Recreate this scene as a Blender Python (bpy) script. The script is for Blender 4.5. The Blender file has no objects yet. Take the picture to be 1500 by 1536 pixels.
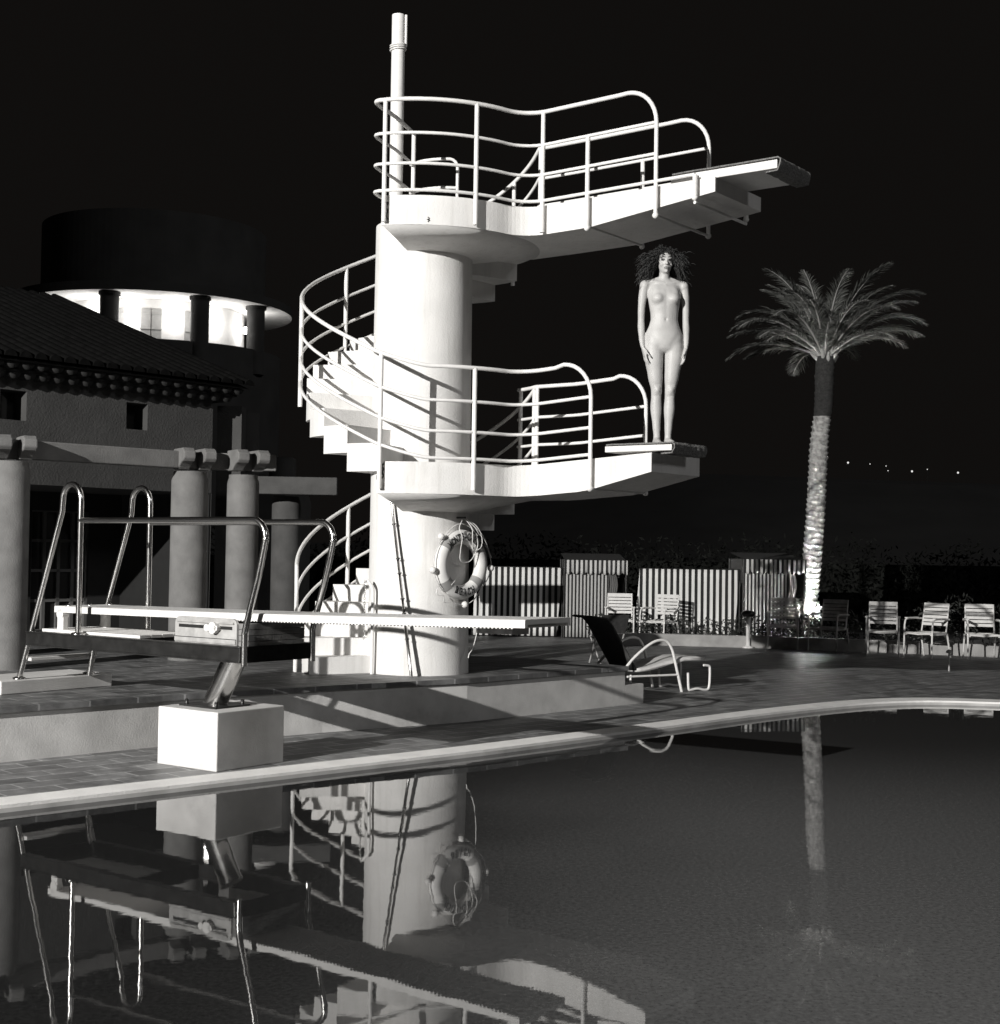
import bpy, bmesh, math, random
from mathutils import Vector, Matrix, noise
R_ = math.radians
random.seed(7)
sc = bpy.context.scene
COL = sc.collection

# ------------------------------------------------------------------ camera
F = 2140.0                      # focal length in photograph pixels (80 mm on 6x6)
PITCH, ROLL, H = R_(1.52), 0.015, 1.65
Fv = Vector((0, math.cos(PITCH), math.sin(PITCH)))
U0 = Vector((0, -math.sin(PITCH), math.cos(PITCH)))
X0 = Vector((1, 0, 0))
Rv = X0*math.cos(ROLL) + U0*math.sin(ROLL)
Uv = -X0*math.sin(ROLL) + U0*math.cos(ROLL)
CAM = Vector((0, 0, H))
cd = bpy.data.cameras.new('camera'); cam = bpy.data.objects.new('camera', cd); COL.objects.link(cam)
m = Matrix((( Rv.x, Uv.x, -Fv.x, 0), (Rv.y, Uv.y, -Fv.y, 0), (Rv.z, Uv.z, -Fv.z, 0), (0,0,0,1)))
cam.matrix_world = Matrix.Translation(CAM) @ m
cd.sensor_fit = 'HORIZONTAL'; cd.sensor_width = 36; cd.lens = 36*F/1500; cd.clip_end = 2000
sc.camera = cam

def ray(px, py): return Fv + Rv*((px-750)/F) + Uv*((768-py)/F)
def onz(px, py, z):
    d = ray(px, py); return CAM + d*((z-H)/d.z)
def onY(px, py, Y):
    d = ray(px, py); return CAM + d*(Y/d.y)

# ------------------------------------------------------------------ materials
def mat(name, g, rough=0.6, metal=0.0, var=0.12, scale=6.0, bump=0.0, bscale=60.0, spec=0.5, tint=(1.0, 0.985, 0.965), dirt=0.0):
    mt = bpy.data.materials.new(name); mt.use_nodes = True
    nt = mt.node_tree; b = nt.nodes['Principled BSDF']
    b.inputs['Roughness'].default_value = rough; b.inputs['Metallic'].default_value = metal
    b.inputs['Specular IOR Level'].default_value = spec
    tc = nt.nodes.new('ShaderNodeTexCoord')
    n = nt.nodes.new('ShaderNodeTexNoise'); n.inputs['Scale'].default_value = scale; n.inputs['Detail'].default_value = 6
    nt.links.new(tc.outputs['Object'], n.inputs['Vector'])
    cr = nt.nodes.new('ShaderNodeValToRGB')
    lo, hi = g*(1-var), min(1, g*(1+var))
    cr.color_ramp.elements[0].position = .3; cr.color_ramp.elements[1].position = .7
    cr.color_ramp.elements[0].color = (lo*tint[0], lo*tint[1], lo*tint[2], 1)
    cr.color_ramp.elements[1].color = (hi*tint[0], hi*tint[1], hi*tint[2], 1)
    nt.links.new(n.outputs['Fac'], cr.inputs['Fac'])
    out = cr.outputs['Color']
    if dirt:
        n2 = nt.nodes.new('ShaderNodeTexNoise'); n2.inputs['Scale'].default_value = scale*.35; n2.inputs['Detail'].default_value = 8; n2.inputs['Roughness'].default_value = .7
        nt.links.new(tc.outputs['Object'], n2.inputs['Vector'])
        r2 = nt.nodes.new('ShaderNodeValToRGB'); r2.color_ramp.elements[0].position = .55; r2.color_ramp.elements[1].position = .72
        r2.color_ramp.elements[0].color = (1,1,1,1); r2.color_ramp.elements[1].color = (1-dirt,)*3+(1,)
        nt.links.new(n2.outputs['Fac'], r2.inputs['Fac'])
        mx = nt.nodes.new('ShaderNodeMix'); mx.data_type = 'RGBA'; mx.blend_type = 'MULTIPLY'; mx.inputs[0].default_value = 1
        nt.links.new(out, mx.inputs[6]); nt.links.new(r2.outputs['Color'], mx.inputs[7]); out = mx.outputs[2]
    nt.links.new(out, b.inputs['Base Color'])
    if bump:
        n3 = nt.nodes.new('ShaderNodeTexNoise'); n3.inputs['Scale'].default_value = bscale; n3.inputs['Detail'].default_value = 5
        nt.links.new(tc.outputs['Object'], n3.inputs['Vector'])
        bp = nt.nodes.new('ShaderNodeBump'); bp.inputs['Strength'].default_value = bump; bp.inputs['Distance'].default_value = .02
        nt.links.new(n3.outputs['Fac'], bp.inputs['Height']); nt.links.new(bp.outputs['Normal'], b.inputs['Normal'])
    return mt
def emis(name, c, s):
    mt = bpy.data.materials.new(name); mt.use_nodes = True
    b = mt.node_tree.nodes['Principled BSDF']
    b.inputs['Base Color'].default_value = (.8,.8,.8,1)
    b.inputs['Emission Color'].default_value = (c, c*.985, c*.96, 1); b.inputs['Emission Strength'].default_value = s
    return mt
M = {}
M['render'] = mat('white_render', .74, .85, var=.06, scale=3, bump=.22, bscale=70, dirt=.10)
_nt = M['render'].node_tree; _b = _nt.nodes['Principled BSDF']; _src = _b.inputs['Base Color'].links[0].from_socket
_tc = _nt.nodes.new('ShaderNodeTexCoord'); _mp = _nt.nodes.new('ShaderNodeMapping'); _mp.inputs['Scale'].default_value = (9, 9, .7); _nt.links.new(_tc.outputs['Object'], _mp.inputs['Vector'])
_n = _nt.nodes.new('ShaderNodeTexNoise'); _n.inputs['Scale'].default_value = 1.6; _n.inputs['Detail'].default_value = 7; _n.inputs['Roughness'].default_value = .65; _nt.links.new(_mp.outputs['Vector'], _n.inputs['Vector'])
_r = _nt.nodes.new('ShaderNodeValToRGB'); _r.color_ramp.elements[0].position = .50; _r.color_ramp.elements[0].color = (1,1,1,1); _r.color_ramp.elements[1].position = .74; _r.color_ramp.elements[1].color = (.86,.855,.845,1)
_nt.links.new(_n.outputs['Fac'], _r.inputs['Fac']); _mx = _nt.nodes.new('ShaderNodeMix'); _mx.data_type = 'RGBA'; _mx.blend_type = 'MULTIPLY'; _mx.inputs[0].default_value = 1
_nt.links.new(_src, _mx.inputs[6]); _nt.links.new(_r.outputs['Color'], _mx.inputs[7]); _nt.links.new(_mx.outputs[2], _b.inputs['Base Color'])
M['rail'] = mat('white_rail_paint', .78, .45, var=.06, scale=14)
M['chrome'] = mat('polished_steel', .62, .22, 1.0, var=.06, scale=20)
M['darksteel'] = mat('dark_steel', .045, .35, .6, var=.3, scale=12)
M['concrete'] = mat('pale_concrete', .50, .9, var=.18, scale=7, bump=.3, bscale=28, dirt=.25)
M['wallc'] = mat('terrace_render', .58, .9, var=.14, scale=4, bump=.13, bscale=75, dirt=.35)
M['board'] = mat('board_white', .72, .5, var=.05, scale=12)
M['wood'] = mat('weathered_wood', .26, .75, var=.4, scale=9, bump=.3)
M['alu'] = mat('aluminium_plate', .5, .4, .3, var=.2, scale=14)
M['mat'] = mat('coir_matting', .20, .95, var=.5, scale=70, bump=1.0, bscale=90)
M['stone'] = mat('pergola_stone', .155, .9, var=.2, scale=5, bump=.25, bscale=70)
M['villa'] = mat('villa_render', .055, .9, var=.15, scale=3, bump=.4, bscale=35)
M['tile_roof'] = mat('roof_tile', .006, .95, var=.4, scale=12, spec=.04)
M['dark'] = mat('dark_void', .012, .9, var=.3)
M['glass'] = mat('window_glass', .02, .08, var=.1)
M['frame'] = mat('window_frame_paint', .11, .6, var=.1)
M['leaf'] = mat('dark_foliage', .030, .6, var=.6, scale=9, tint=(1,1.05,.95))
M['palm'] = mat('palm_leaf', .12, .5, var=.4, scale=6, tint=(1,1.02,.96))
M['rachis'] = mat('palm_midrib', .34, .5, var=.2)
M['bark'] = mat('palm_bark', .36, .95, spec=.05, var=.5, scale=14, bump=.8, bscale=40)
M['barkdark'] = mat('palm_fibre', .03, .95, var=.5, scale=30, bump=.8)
M['flower'] = mat('white_blossom', .75, .9, spec=.05, var=.1)
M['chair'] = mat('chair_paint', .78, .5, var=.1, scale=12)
M['chairdim'] = mat('chair_paint_shaded', .42, .6, var=.2, scale=12)  # chair white with the dim chairs' shade put in; small parts share it
M['cushion'] = mat('lounger_cushion', .62, .8, var=.08, scale=6, bump=.3, bscale=14)
M['canvasdark'] = mat('lounger_canvas', .045, .8, var=.3, scale=20)
M['skin'] = mat('skin', .47, .48, var=.10, scale=7, bump=.10, bscale=120, spec=.35)
M['skindark'] = mat('eye_and_brow', .02, .5)
M['lips'] = mat('lips', .17, .4)
M['hair'] = mat('dark_hair', .012, .55, var=.6, scale=40)
M['black'] = mat('black_lettering', .02, .6)
M['ring'] = mat('ring_white', .72, .5, var=.06, scale=12)
M['band'] = mat('ring_band', .28, .6, var=.1)
M['rope'] = mat('rope', .66, .8, var=.1)
M['kerb'] = mat('kerb_render', .36, .9, var=.2, scale=5, bump=.4)
M['coping'] = mat('coping_stone', .90, .6, var=.08, scale=5, bump=.2)
M['ground'] = mat('ground_soil', .03, .95, var=.3, scale=1)
M['bulb'] = emis('lit_globe', 1, 14)
M['farbulb'] = emis('far_lamp', 1, .9)

def brick_mat(name, g, jg, bw, bh, rot, rough=.55, var=.35, mort=.012, bump=.4):
    mt = mat(name, g, rough, var=.1); nt = mt.node_tree; b = nt.nodes['Principled BSDF']
    tc = nt.nodes.new('ShaderNodeTexCoord'); mp = nt.nodes.new('ShaderNodeMapping'); mp.inputs['Rotation'].default_value = (0,0,rot)
    br = nt.nodes.new('ShaderNodeTexBrick'); br.inputs['Scale'].default_value = 1
    br.inputs['Brick Width'].default_value = bw; br.inputs['Row Height'].default_value = bh; br.inputs['Mortar Size'].default_value = mort
    br.inputs['Color1'].default_value = (g*(1-var),)*3+(1,); br.inputs['Color2'].default_value = (g*(1+var),)*3+(1,); br.inputs['Mortar'].default_value = (jg,)*3+(1,)
    nt.links.new(tc.outputs['Object'], mp.inputs['Vector']); nt.links.new(mp.outputs['Vector'], br.inputs['Vector'])
    n = nt.nodes.new('ShaderNodeTexNoise'); n.inputs['Scale'].default_value = 5; n.inputs['Detail'].default_value = 8; n.inputs['Roughness'].default_value = .7
    nt.links.new(tc.outputs['Object'], n.inputs['Vector'])
    cr = nt.nodes.new('ShaderNodeValToRGB'); cr.color_ramp.elements[0].position = .32; cr.color_ramp.elements[0].color = (.45,.45,.45,1); cr.color_ramp.elements[1].position = .68; cr.color_ramp.elements[1].color = (1.4,1.4,1.4,1)
    nt.links.new(n.outputs['Fac'], cr.inputs['Fac'])
    mx = nt.nodes.new('ShaderNodeMix'); mx.data_type='RGBA'; mx.blend_type='MULTIPLY'; mx.inputs[0].default_value = 1
    nt.links.new(br.outputs['Color'], mx.inputs[6]); nt.links.new(cr.outputs['Color'], mx.inputs[7])
    nt.links.new(mx.outputs[2], b.inputs['Base Color'])
    rr = nt.nodes.new('ShaderNodeMapRange'); rr.inputs['To Min'].default_value = rough-.22; rr.inputs['To Max'].default_value = rough+.2
    nt.links.new(n.outputs['Fac'], rr.inputs['Value']); nt.links.new(rr.outputs['Result'], b.inputs['Roughness'])
    bp = nt.nodes.new('ShaderNodeBump'); bp.inputs['Strength'].default_value = bump; bp.inputs['Distance'].default_value = .006; bp.invert = True
    nt.links.new(br.outputs['Fac'], bp.inputs['Height']); nt.links.new(bp.outputs['Normal'], b.inputs['Normal'])
    return mt

# ------------------------------------------------------------------ mesh helpers
class MB:
    def __init__(s): s.v = []; s.f = []; s.smooth = []
    def add(s, vs, fs, sm=False):
        o = len(s.v); s.v += [tuple(v) for v in vs]
        for f in fs: s.f.append([i+o for i in f]); s.smooth.append(sm)
    def box(s, c, sx, sy, sz, ax=None, ay=None, az=None):
        """box centred at c, full sizes, along optional axes"""
        c = Vector(c); ax = Vector(ax or (1,0,0)).normalized(); ay = Vector(ay or (0,1,0)).normalized(); az = Vector(az or (0,0,1)).normalized()
        vs = [c + ax*(i*sx/2) + ay*(j*sy/2) + az*(k*sz/2) for i in (-1,1) for j in (-1,1) for k in (-1,1)]
        s.add(vs, [(0,1,3,2),(4,6,7,5),(0,4,5,1),(2,3,7,6),(0,2,6,4),(1,5,7,3)])
        return s
    def prism(s, poly, z0, z1):
        n = len(poly)
        z0s = z0 if isinstance(z0, (list, tuple)) else [z0]*n
        vs = [(p[0], p[1], z0s[i]) for i, p in enumerate(poly)] + [(p[0], p[1], z1) for p in poly]
        s.add(vs, [list(range(n))[::-1], list(range(n, 2*n))] + [(i, (i+1)%n, n+(i+1)%n, n+i) for i in range(n)])
        return s
    def tube(s, pts, r, n=10, caps=True, closed=False):
        pts = [Vector(p) for p in pts]; N = len(pts)
        rs = r if isinstance(r, (list, tuple)) else [r]*N
        tans = []
        for i in range(N):
            if closed: t = pts[(i+1)%N]-pts[i-1]
            else: t = pts[min(i+1,N-1)]-pts[max(i-1,0)]
            tans.append(t.normalized() if t.length > 1e-9 else Vector((0,0,1)))
        up = Vector((0,0,1)) if abs(tans[0].z) < .9 else Vector((1,0,0))
        nx = tans[0].cross(up).normalized(); vs = []
        for i in range(N):
            nx = (nx - tans[i]*nx.dot(tans[i])).normalized(); ny = tans[i].cross(nx)
            for k in range(n):
                a = 2*math.pi*k/n; vs.append(pts[i] + (nx*math.cos(a) + ny*math.sin(a))*rs[i])
        fs = []
        for i in range(N if closed else N-1):
            j = (i+1) % N
            for k in range(n): fs.append((i*n+k, i*n+(k+1)%n, j*n+(k+1)%n, j*n+k))
        s.add(vs, fs, True)
        if caps and not closed: s.add(vs[:n], [list(range(n))[::-1]]); s.add(vs[-n:], [list(range(n))])
        return s
    def lathe(s, prof, c=(0,0,0), n=48, a0=0, a1=2*math.pi, sm=True, capends=False):
        full = abs(a1-a0-2*math.pi) < 1e-6; K = n if full else n+1; vs = []
        for r, z in prof:
            for k in range(K):
                a = a0+(a1-a0)*k/n; vs.append((c[0]+r*math.cos(a), c[1]+r*math.sin(a), c[2]+z))
        fs = []
        for i in range(len(prof)-1):
            for k in range(n):
                k2 = (k+1) % K; fs.append((i*K+k, i*K+k2, (i+1)*K+k2, (i+1)*K+k))
        s.add(vs, fs, sm)
        if capends and not full:
            P = len(prof); s.add([vs[i*K] for i in range(P)], [list(range(P))]); s.add([vs[i*K+n] for i in range(P)], [list(range(P))[::-1]])
        return s
    def ball(s, c, r, n=10, sz=1):
        prof = [(max(1e-4, r*math.sin(math.pi*i/n)), -r*sz*math.cos(math.pi*i/n)) for i in range(n+1)]
        return s.lathe(prof, c, n*2)
    def build(s, name, m, parent=None, bevel=0, auto=True):
        me = bpy.data.meshes.new(name); me.from_pydata(s.v, [], s.f)
        me.materials.append(m if not isinstance(m, str) else M[m])
        me.polygons.foreach_set('use_smooth', s.smooth)
        bm = bmesh.new(); bm.from_mesh(me)
        bmesh.ops.recalc_face_normals(bm, faces=bm.faces); bm.to_mesh(me); bm.free(); me.update()
        o = bpy.data.objects.new(name, me); COL.objects.link(o)
        if parent is not None: o.parent = parent
        if bevel:
            b = o.modifiers.new('bevel', 'BEVEL'); b.width = bevel; b.segments = 2; b.limit_method = 'ANGLE'; b.angle_limit = R_(40)
        return o
def tag(o, label=None, cat=None, group=None, kind=None):
    if label: o['label'] = label
    if cat: o['category'] = cat
    if group: o['group'] = group
    if kind: o['kind'] = kind
    return o
def empty(name, loc, rz=0, **k):
    o = bpy.data.objects.new(name, None); COL.objects.link(o); o.location = loc; o.rotation_euler = (0,0,rz); o.empty_display_size = .2
    return tag(o, **k)
def children(o): return [c for c in COL.objects if c.parent == o]
def copy_tree(o, parent=None):
    c = o.copy(); COL.objects.link(c)
    if parent is not None: c.parent = parent
    for ch in children(o): copy_tree(ch, c)
    return c
def loc(root, p): return Vector(p) - Vector(root.location)
KEY = 67000; WATER = .115; LOGGIA = 48; PALM = 1100; FILL_SUN = .24
# ------------------------------------------------------------------ world & lights
w = bpy.data.worlds.new('World'); sc.world = w; w.use_nodes = True
bg = w.node_tree.nodes['Background']; bg.inputs['Color'].default_value = (.0052, .0046, .0042, 1); bg.inputs['Strength'].default_value = 1.0
def spot(name, p, target, energy, size, blend, radius):
    l = bpy.data.lights.new(name, 'SPOT'); l.energy = energy; l.spot_size = R_(size); l.spot_blend = blend; l.shadow_soft_size = radius
    l.color = (1, .985, .955)
    o = bpy.data.objects.new(name, l); COL.objects.link(o); o.location = p
    o.rotation_euler = (Vector(target)-Vector(p)).to_track_quat('-Z', 'Y').to_euler(); return o
def point(name, p, energy, radius):
    l = bpy.data.lights.new(name, 'POINT'); l.energy = energy; l.shadow_soft_size = radius; l.color = (1,.985,.955)
    o = bpy.data.objects.new(name, l); COL.objects.link(o); o.location = p; return o
spot('floodlight', (-17.8, -13.0, 9.8), (3.2, 16.0, 1.8), KEY, 53, .5, .10)
sc.view_settings.view_transform = 'Standard'; sc.view_settings.look = 'None'
sc.cycles.caustics_reflective = False; sc.cycles.caustics_refractive = False
sc.view_settings.exposure = 0; sc.view_settings.gamma = 1

# ------------------------------------------------------------------ setting: pool, decks, water
zc, zd, zt = .045, .03, .44
cop = [(0,1199),(200,1173.5),(330,1157.5),(436,1147),(600,1132),(700,1120.5),(833,1104),(900,1095.5),(1000,1083),(1100,1070),(1220,1056.5),(1304,1050),(1388,1048),(1500,1051)]
line = [onz(x, y, zc) for x, y in cop]
st0 = line[0]; dr = (line[5]-line[0]).normalized()
for i in range(6): line[i] = st0 + dr*((line[i]-st0).dot(dr))       # this stretch is straight
line = [st0 - dr*9] + line
e = line[-1]
line += [Vector((6.5,15.75,zc)), Vector((7.5,15.1,zc)), Vector((8.4,13.9,zc)), Vector((8.9,12,zc)), Vector((9.0,9.0,zc))]
# smooth the curve (Catmull-Rom)
def catmull(P, n=6):
    out = []
    for i in range(len(P)-1):
        p0, p1, p2, p3 = P[max(i-1,0)], P[i], P[i+1], P[min(i+2,len(P)-1)]
        for k in range(n):
            t = k/n; out.append(.5*((2*p1)+(p2-p0)*t+(2*p0-5*p1+4*p2-p3)*t*t+(3*p1-p0-3*p2+p3)*t**3))
    out.append(P[-1]); return out
edge = [line[0], line[1]] + catmull(line[6:], 6)
near = [Vector((9.0, 1.8, zc)), Vector((edge[0].x, 1.8, zc))]
if edge[0].y < 1.9: edge[0] = st0 - dr*((st0.y-2.2)/dr.y); near[1].x = edge[0].x - .4
loop = edge + near                                     # clockwise seen from above
def offset(P, d):
    out = []; n = len(P)
    for i in range(n):
        a, b, c = P[i-1], P[i], P[(i+1)%n]
        t1 = (b-a); t1.z = 0; t1.normalize(); t2 = (c-b); t2.z = 0; t2.normalize()
        n1 = Vector((t1.y,-t1.x,0)); n2 = Vector((t2.y,-t2.x,0)); nn = (n1+n2).normalized()
        out.append(b + nn*(d/max(.5, nn.dot(n1))))
    return out
inner = offset(loop, .20)
def ring_mesh(name, Pa, Pb, za, zb, m):
    mb = MB(); n = len(Pa)
    mb.add([(p.x,p.y,za) for p in Pa]+[(p.x,p.y,zb) for p in Pb], [(i,(i+1)%n,n+(i+1)%n,n+i) for i in range(n)]); return mb
mb = ring_mesh('c', loop, inner, zc+.012, zc, 0); n = len(loop)
o2 = offset(loop, .204); mb.add([(p.x,p.y,zc) for p in inner]+[(p.x,p.y,zc-.022) for p in inner], [(i,(i+1)%n,n+(i+1)%n,n+i) for i in range(n)])
mb.add([(p.x,p.y,zc+.012) for p in loop]+[(p.x,p.y,zc-.3) for p in loop], [(i,(i+1)%n,n+(i+1)%n,n+i) for i in range(n)])
tag(mb.build('pool_coping', 'coping'), kind='structure')
M['rust'] = mat('rust_stain', .06, .9, var=.6, scale=40)
M['pooltile'] = mat('pool_band_render', .50, .5, var=.25, scale=3, dirt=.3)
i2 = offset(loop, .215); mb = MB()
mb.add([(p.x,p.y,zc-.018) for p in i2]+[(p.x,p.y,-.5) for p in i2], [(i,(i+1)%n,n+(i+1)%n,n+i) for i in range(n)])
tag(mb.build('pool_wall', 'pooltile'), kind='structure')
def fill(name, loops, z, m):
    bm = bmesh.new(); es = []
    for L in loops:
        vs = [bm.verts.new((p[0],p[1],z)) for p in L]
        es += [bm.edges.new((vs[i], vs[(i+1)%len(vs)])) for i in range(len(vs))]
    bmesh.ops.triangle_fill(bm, edges=es, use_beauty=True)
    for f in bm.faces:
        if f.normal.z < 0: f.normal_flip()
    me = bpy.data.meshes.new(name); bm.to_mesh(me); bm.free(); me.materials.append(m)
    o = bpy.data.objects.new(name, me); COL.objects.link(o); return tag(o, kind='structure')
# deck tiles, dark with pale joints, laid along the pool edge
ang = math.atan2(dr.y, dr.x)
M['deck'] = brick_mat('deck_tile', .17, .36, .42, .21, -ang, .55, .3, .009)
M['terr'] = brick_mat('terrace_tile', .13, .28, .42, .21, -ang, .55, .3, .009)
deck_outer = [(-30,-14),(26,-14),(26,30),(-30,30)]
fill('pool_deck', [deck_outer, loop], zd, M['deck'])
fill('ground', [[(-900,-300),(900,-300),(900,1200),(-900,1200)], deck_outer], zd-.03, M['ground'])
# water: dark, slightly milky body under a mirror surface
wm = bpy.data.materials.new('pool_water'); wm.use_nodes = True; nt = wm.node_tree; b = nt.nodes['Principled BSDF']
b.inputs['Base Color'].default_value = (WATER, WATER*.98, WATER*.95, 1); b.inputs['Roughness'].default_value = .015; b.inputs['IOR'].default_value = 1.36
tc = nt.nodes.new('ShaderNodeTexCoord'); mp = nt.nodes.new('ShaderNodeMapping'); mp.inputs['Scale'].default_value = (1,1,1)
n1 = nt.nodes.new('ShaderNodeTexNoise'); n1.inputs['Scale'].default_value = 2.6; n1.inputs['Detail'].default_value = 3; n1.inputs['Roughness'].default_value = .45
nt.links.new(tc.outputs['Object'], mp.inputs['Vector']); nt.links.new(mp.outputs['Vector'], n1.inputs['Vector'])
# shade painted into the water colour: dark at left, lighter towards the near right
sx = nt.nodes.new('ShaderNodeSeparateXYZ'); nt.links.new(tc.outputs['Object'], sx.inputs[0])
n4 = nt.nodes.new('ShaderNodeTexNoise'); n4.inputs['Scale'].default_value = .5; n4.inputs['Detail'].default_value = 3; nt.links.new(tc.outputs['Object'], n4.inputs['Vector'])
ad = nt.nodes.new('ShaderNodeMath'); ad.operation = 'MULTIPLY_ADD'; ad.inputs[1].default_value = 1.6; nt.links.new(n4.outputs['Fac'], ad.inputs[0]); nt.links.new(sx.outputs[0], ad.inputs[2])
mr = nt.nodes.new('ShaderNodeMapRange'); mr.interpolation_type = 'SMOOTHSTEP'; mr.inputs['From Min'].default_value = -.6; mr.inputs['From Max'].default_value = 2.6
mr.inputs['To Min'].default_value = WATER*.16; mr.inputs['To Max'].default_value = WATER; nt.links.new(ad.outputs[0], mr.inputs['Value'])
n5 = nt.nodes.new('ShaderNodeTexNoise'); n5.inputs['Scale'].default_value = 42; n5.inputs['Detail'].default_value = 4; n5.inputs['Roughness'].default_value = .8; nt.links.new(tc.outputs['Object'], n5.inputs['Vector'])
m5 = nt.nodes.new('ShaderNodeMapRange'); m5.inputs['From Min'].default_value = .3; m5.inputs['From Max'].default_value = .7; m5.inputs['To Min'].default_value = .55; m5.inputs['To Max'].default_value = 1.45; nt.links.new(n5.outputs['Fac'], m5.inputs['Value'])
my = nt.nodes.new('ShaderNodeMapRange'); my.interpolation_type = 'SMOOTHSTEP'; my.inputs['From Min'].default_value = 8.6; my.inputs['From Max'].default_value = 13.0; my.inputs['To Min'].default_value = 1.0; my.inputs['To Max'].default_value = .38; nt.links.new(sx.outputs[1], my.inputs['Value'])  # darkened towards the far edge too, shade painted into the colour
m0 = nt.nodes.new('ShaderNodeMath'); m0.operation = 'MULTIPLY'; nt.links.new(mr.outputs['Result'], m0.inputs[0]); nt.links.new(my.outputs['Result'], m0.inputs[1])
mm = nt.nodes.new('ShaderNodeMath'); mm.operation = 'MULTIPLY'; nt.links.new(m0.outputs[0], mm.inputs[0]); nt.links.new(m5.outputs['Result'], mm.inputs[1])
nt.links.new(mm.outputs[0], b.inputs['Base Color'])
n6 = nt.nodes.new('ShaderNodeTexNoise'); n6.inputs['Scale'].default_value = 16; n6.inputs['Detail'].default_value = 4; n6.inputs['Roughness'].default_value = .6; nt.links.new(tc.outputs['Object'], n6.inputs['Vector'])
hs = nt.nodes.new('ShaderNodeMath'); hs.operation = 'MULTIPLY_ADD'; hs.inputs[1].default_value = .10; nt.links.new(n6.outputs['Fac'], hs.inputs[0]); nt.links.new(n1.outputs['Fac'], hs.inputs[2])
bp = nt.nodes.new('ShaderNodeBump'); bp.inputs['Strength'].default_value = .055; bp.inputs['Distance'].default_value = .01
nt.links.new(hs.outputs[0], bp.inputs['Height']); nt.links.new(bp.outputs['Normal'], b.inputs['Normal'])
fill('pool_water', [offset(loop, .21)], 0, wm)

# raised terrace
tb = [(0,1144),(240,1120),(483,1099),(700,1083),(937,1057.5)]
tl = [onz(x, y, zd) for x, y in tb]
tdir = (tl[1]-tl[0]).normalized(); tl = [tl[0]-tdir*9] + tl
ed = (tl[-1]-tl[-2]).normalized(); back = Vector((-ed.y, ed.x, 0))
tl_end = tl[-1]
tpoly = tl + [tl_end + back*1.0 , tl_end + back*4.5 - ed*1.2, Vector((-2.0, 27, 0)), Vector((-16, 27, 0)), Vector((-16, 6, 0))]
mb = MB(); mb.prism([(p.x,p.y) for p in tpoly], -.05, zt-.045)
tag(mb.build('terrace', 'wallc'), kind='structure')
to = offset([Vector((p.x,p.y,0)) for p in tpoly], .03)
mb = MB(); mb.prism([(p.x,p.y) for p in to], zt-.045, zt); tag(mb.build('terrace_paving', M['terr']), kind='structure')
c = tl_end + ed*.16 + back*.45
mb = MB(); mb.box((c.x, c.y, zd+.105), .31, .9, .21, ed, back); tag(mb.build('terrace_step', 'wallc'), kind='structure')
# pale coping tiles along the terrace's front edge, joints open
for i in range(0):
    pass

# ------------------------------------------------------------------ diving tower
A = Vector((.804,-.595,0)); B = Vector((.595,.804,0)); RZ = math.atan2(-.595,.804)
CC = Vector((-.79, 14.08, 0))
LR = lambda phi: R_(phi) - RZ                      # world angle (deg) -> local angle
tower = empty('diving_tower', (CC.x, CC.y, zt), RZ, label='white diving tower with two railed platforms and stairs winding round its column', cat='diving tower')
def tw(mb, name, m, parent=None, **k):
    for i, v in enumerate(mb.v): mb.v[i] = (v[0], v[1], v[2]-zt)
    return mb.build(name, m, parent or tower, **k)
RC, RL, RR = .49, 1.15, 1.195
mb = MB(); mb.lathe([(RC+.012, zt), (RC, 1.2), (RC-.003, 3), (RC-.012, 4.82)], (0,0,0), 96)
mb.lathe([(RC-.012, 4.82), (.001, 4.82)], (0,0,0), 96); tw(mb, 'column', 'render')

def arc(r, p0, p1, n):   # world angles, local coords
    return [Vector((r*math.cos(LR(p0+(p1-p0)*k/n)), r*math.sin(LR(p0+(p1-p0)*k/n)), 0)) for k in range(n+1)]
def near_path(r, off, phis, aend, n=26):
    """circle of radius r, concave fillet, then straight along +a at b=off"""
    rho = .30; sy = off - rho; sx = math.sqrt((r+rho)**2 - sy**2)
    th = math.atan2(sy, sx)                        # local angle of tangent point on circle
    a0 = LR(phis); pts = [Vector((r*math.cos(a0+(th-a0)*k/n), r*math.sin(a0+(th-a0)*k/n), 0)) for k in range(n+1)]
    t0 = th + math.pi                              # fillet arc from circle tangency to line tangency (pi/2)
    for k in range(1, 11):
        t = t0 + (math.pi/2 - t0)*k/10; pts.append(Vector((sx+rho*math.cos(t), sy+rho*math.sin(t), 0)))
    s0 = pts[-1].x; N = max(2, int((aend-s0)/.12))
    pts += [Vector((s0+(aend-s0)*k/N, off, 0)) for k in range(1, N+1)]
    return pts
PHI0 = -107
BN, BF = .05, .93
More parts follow.
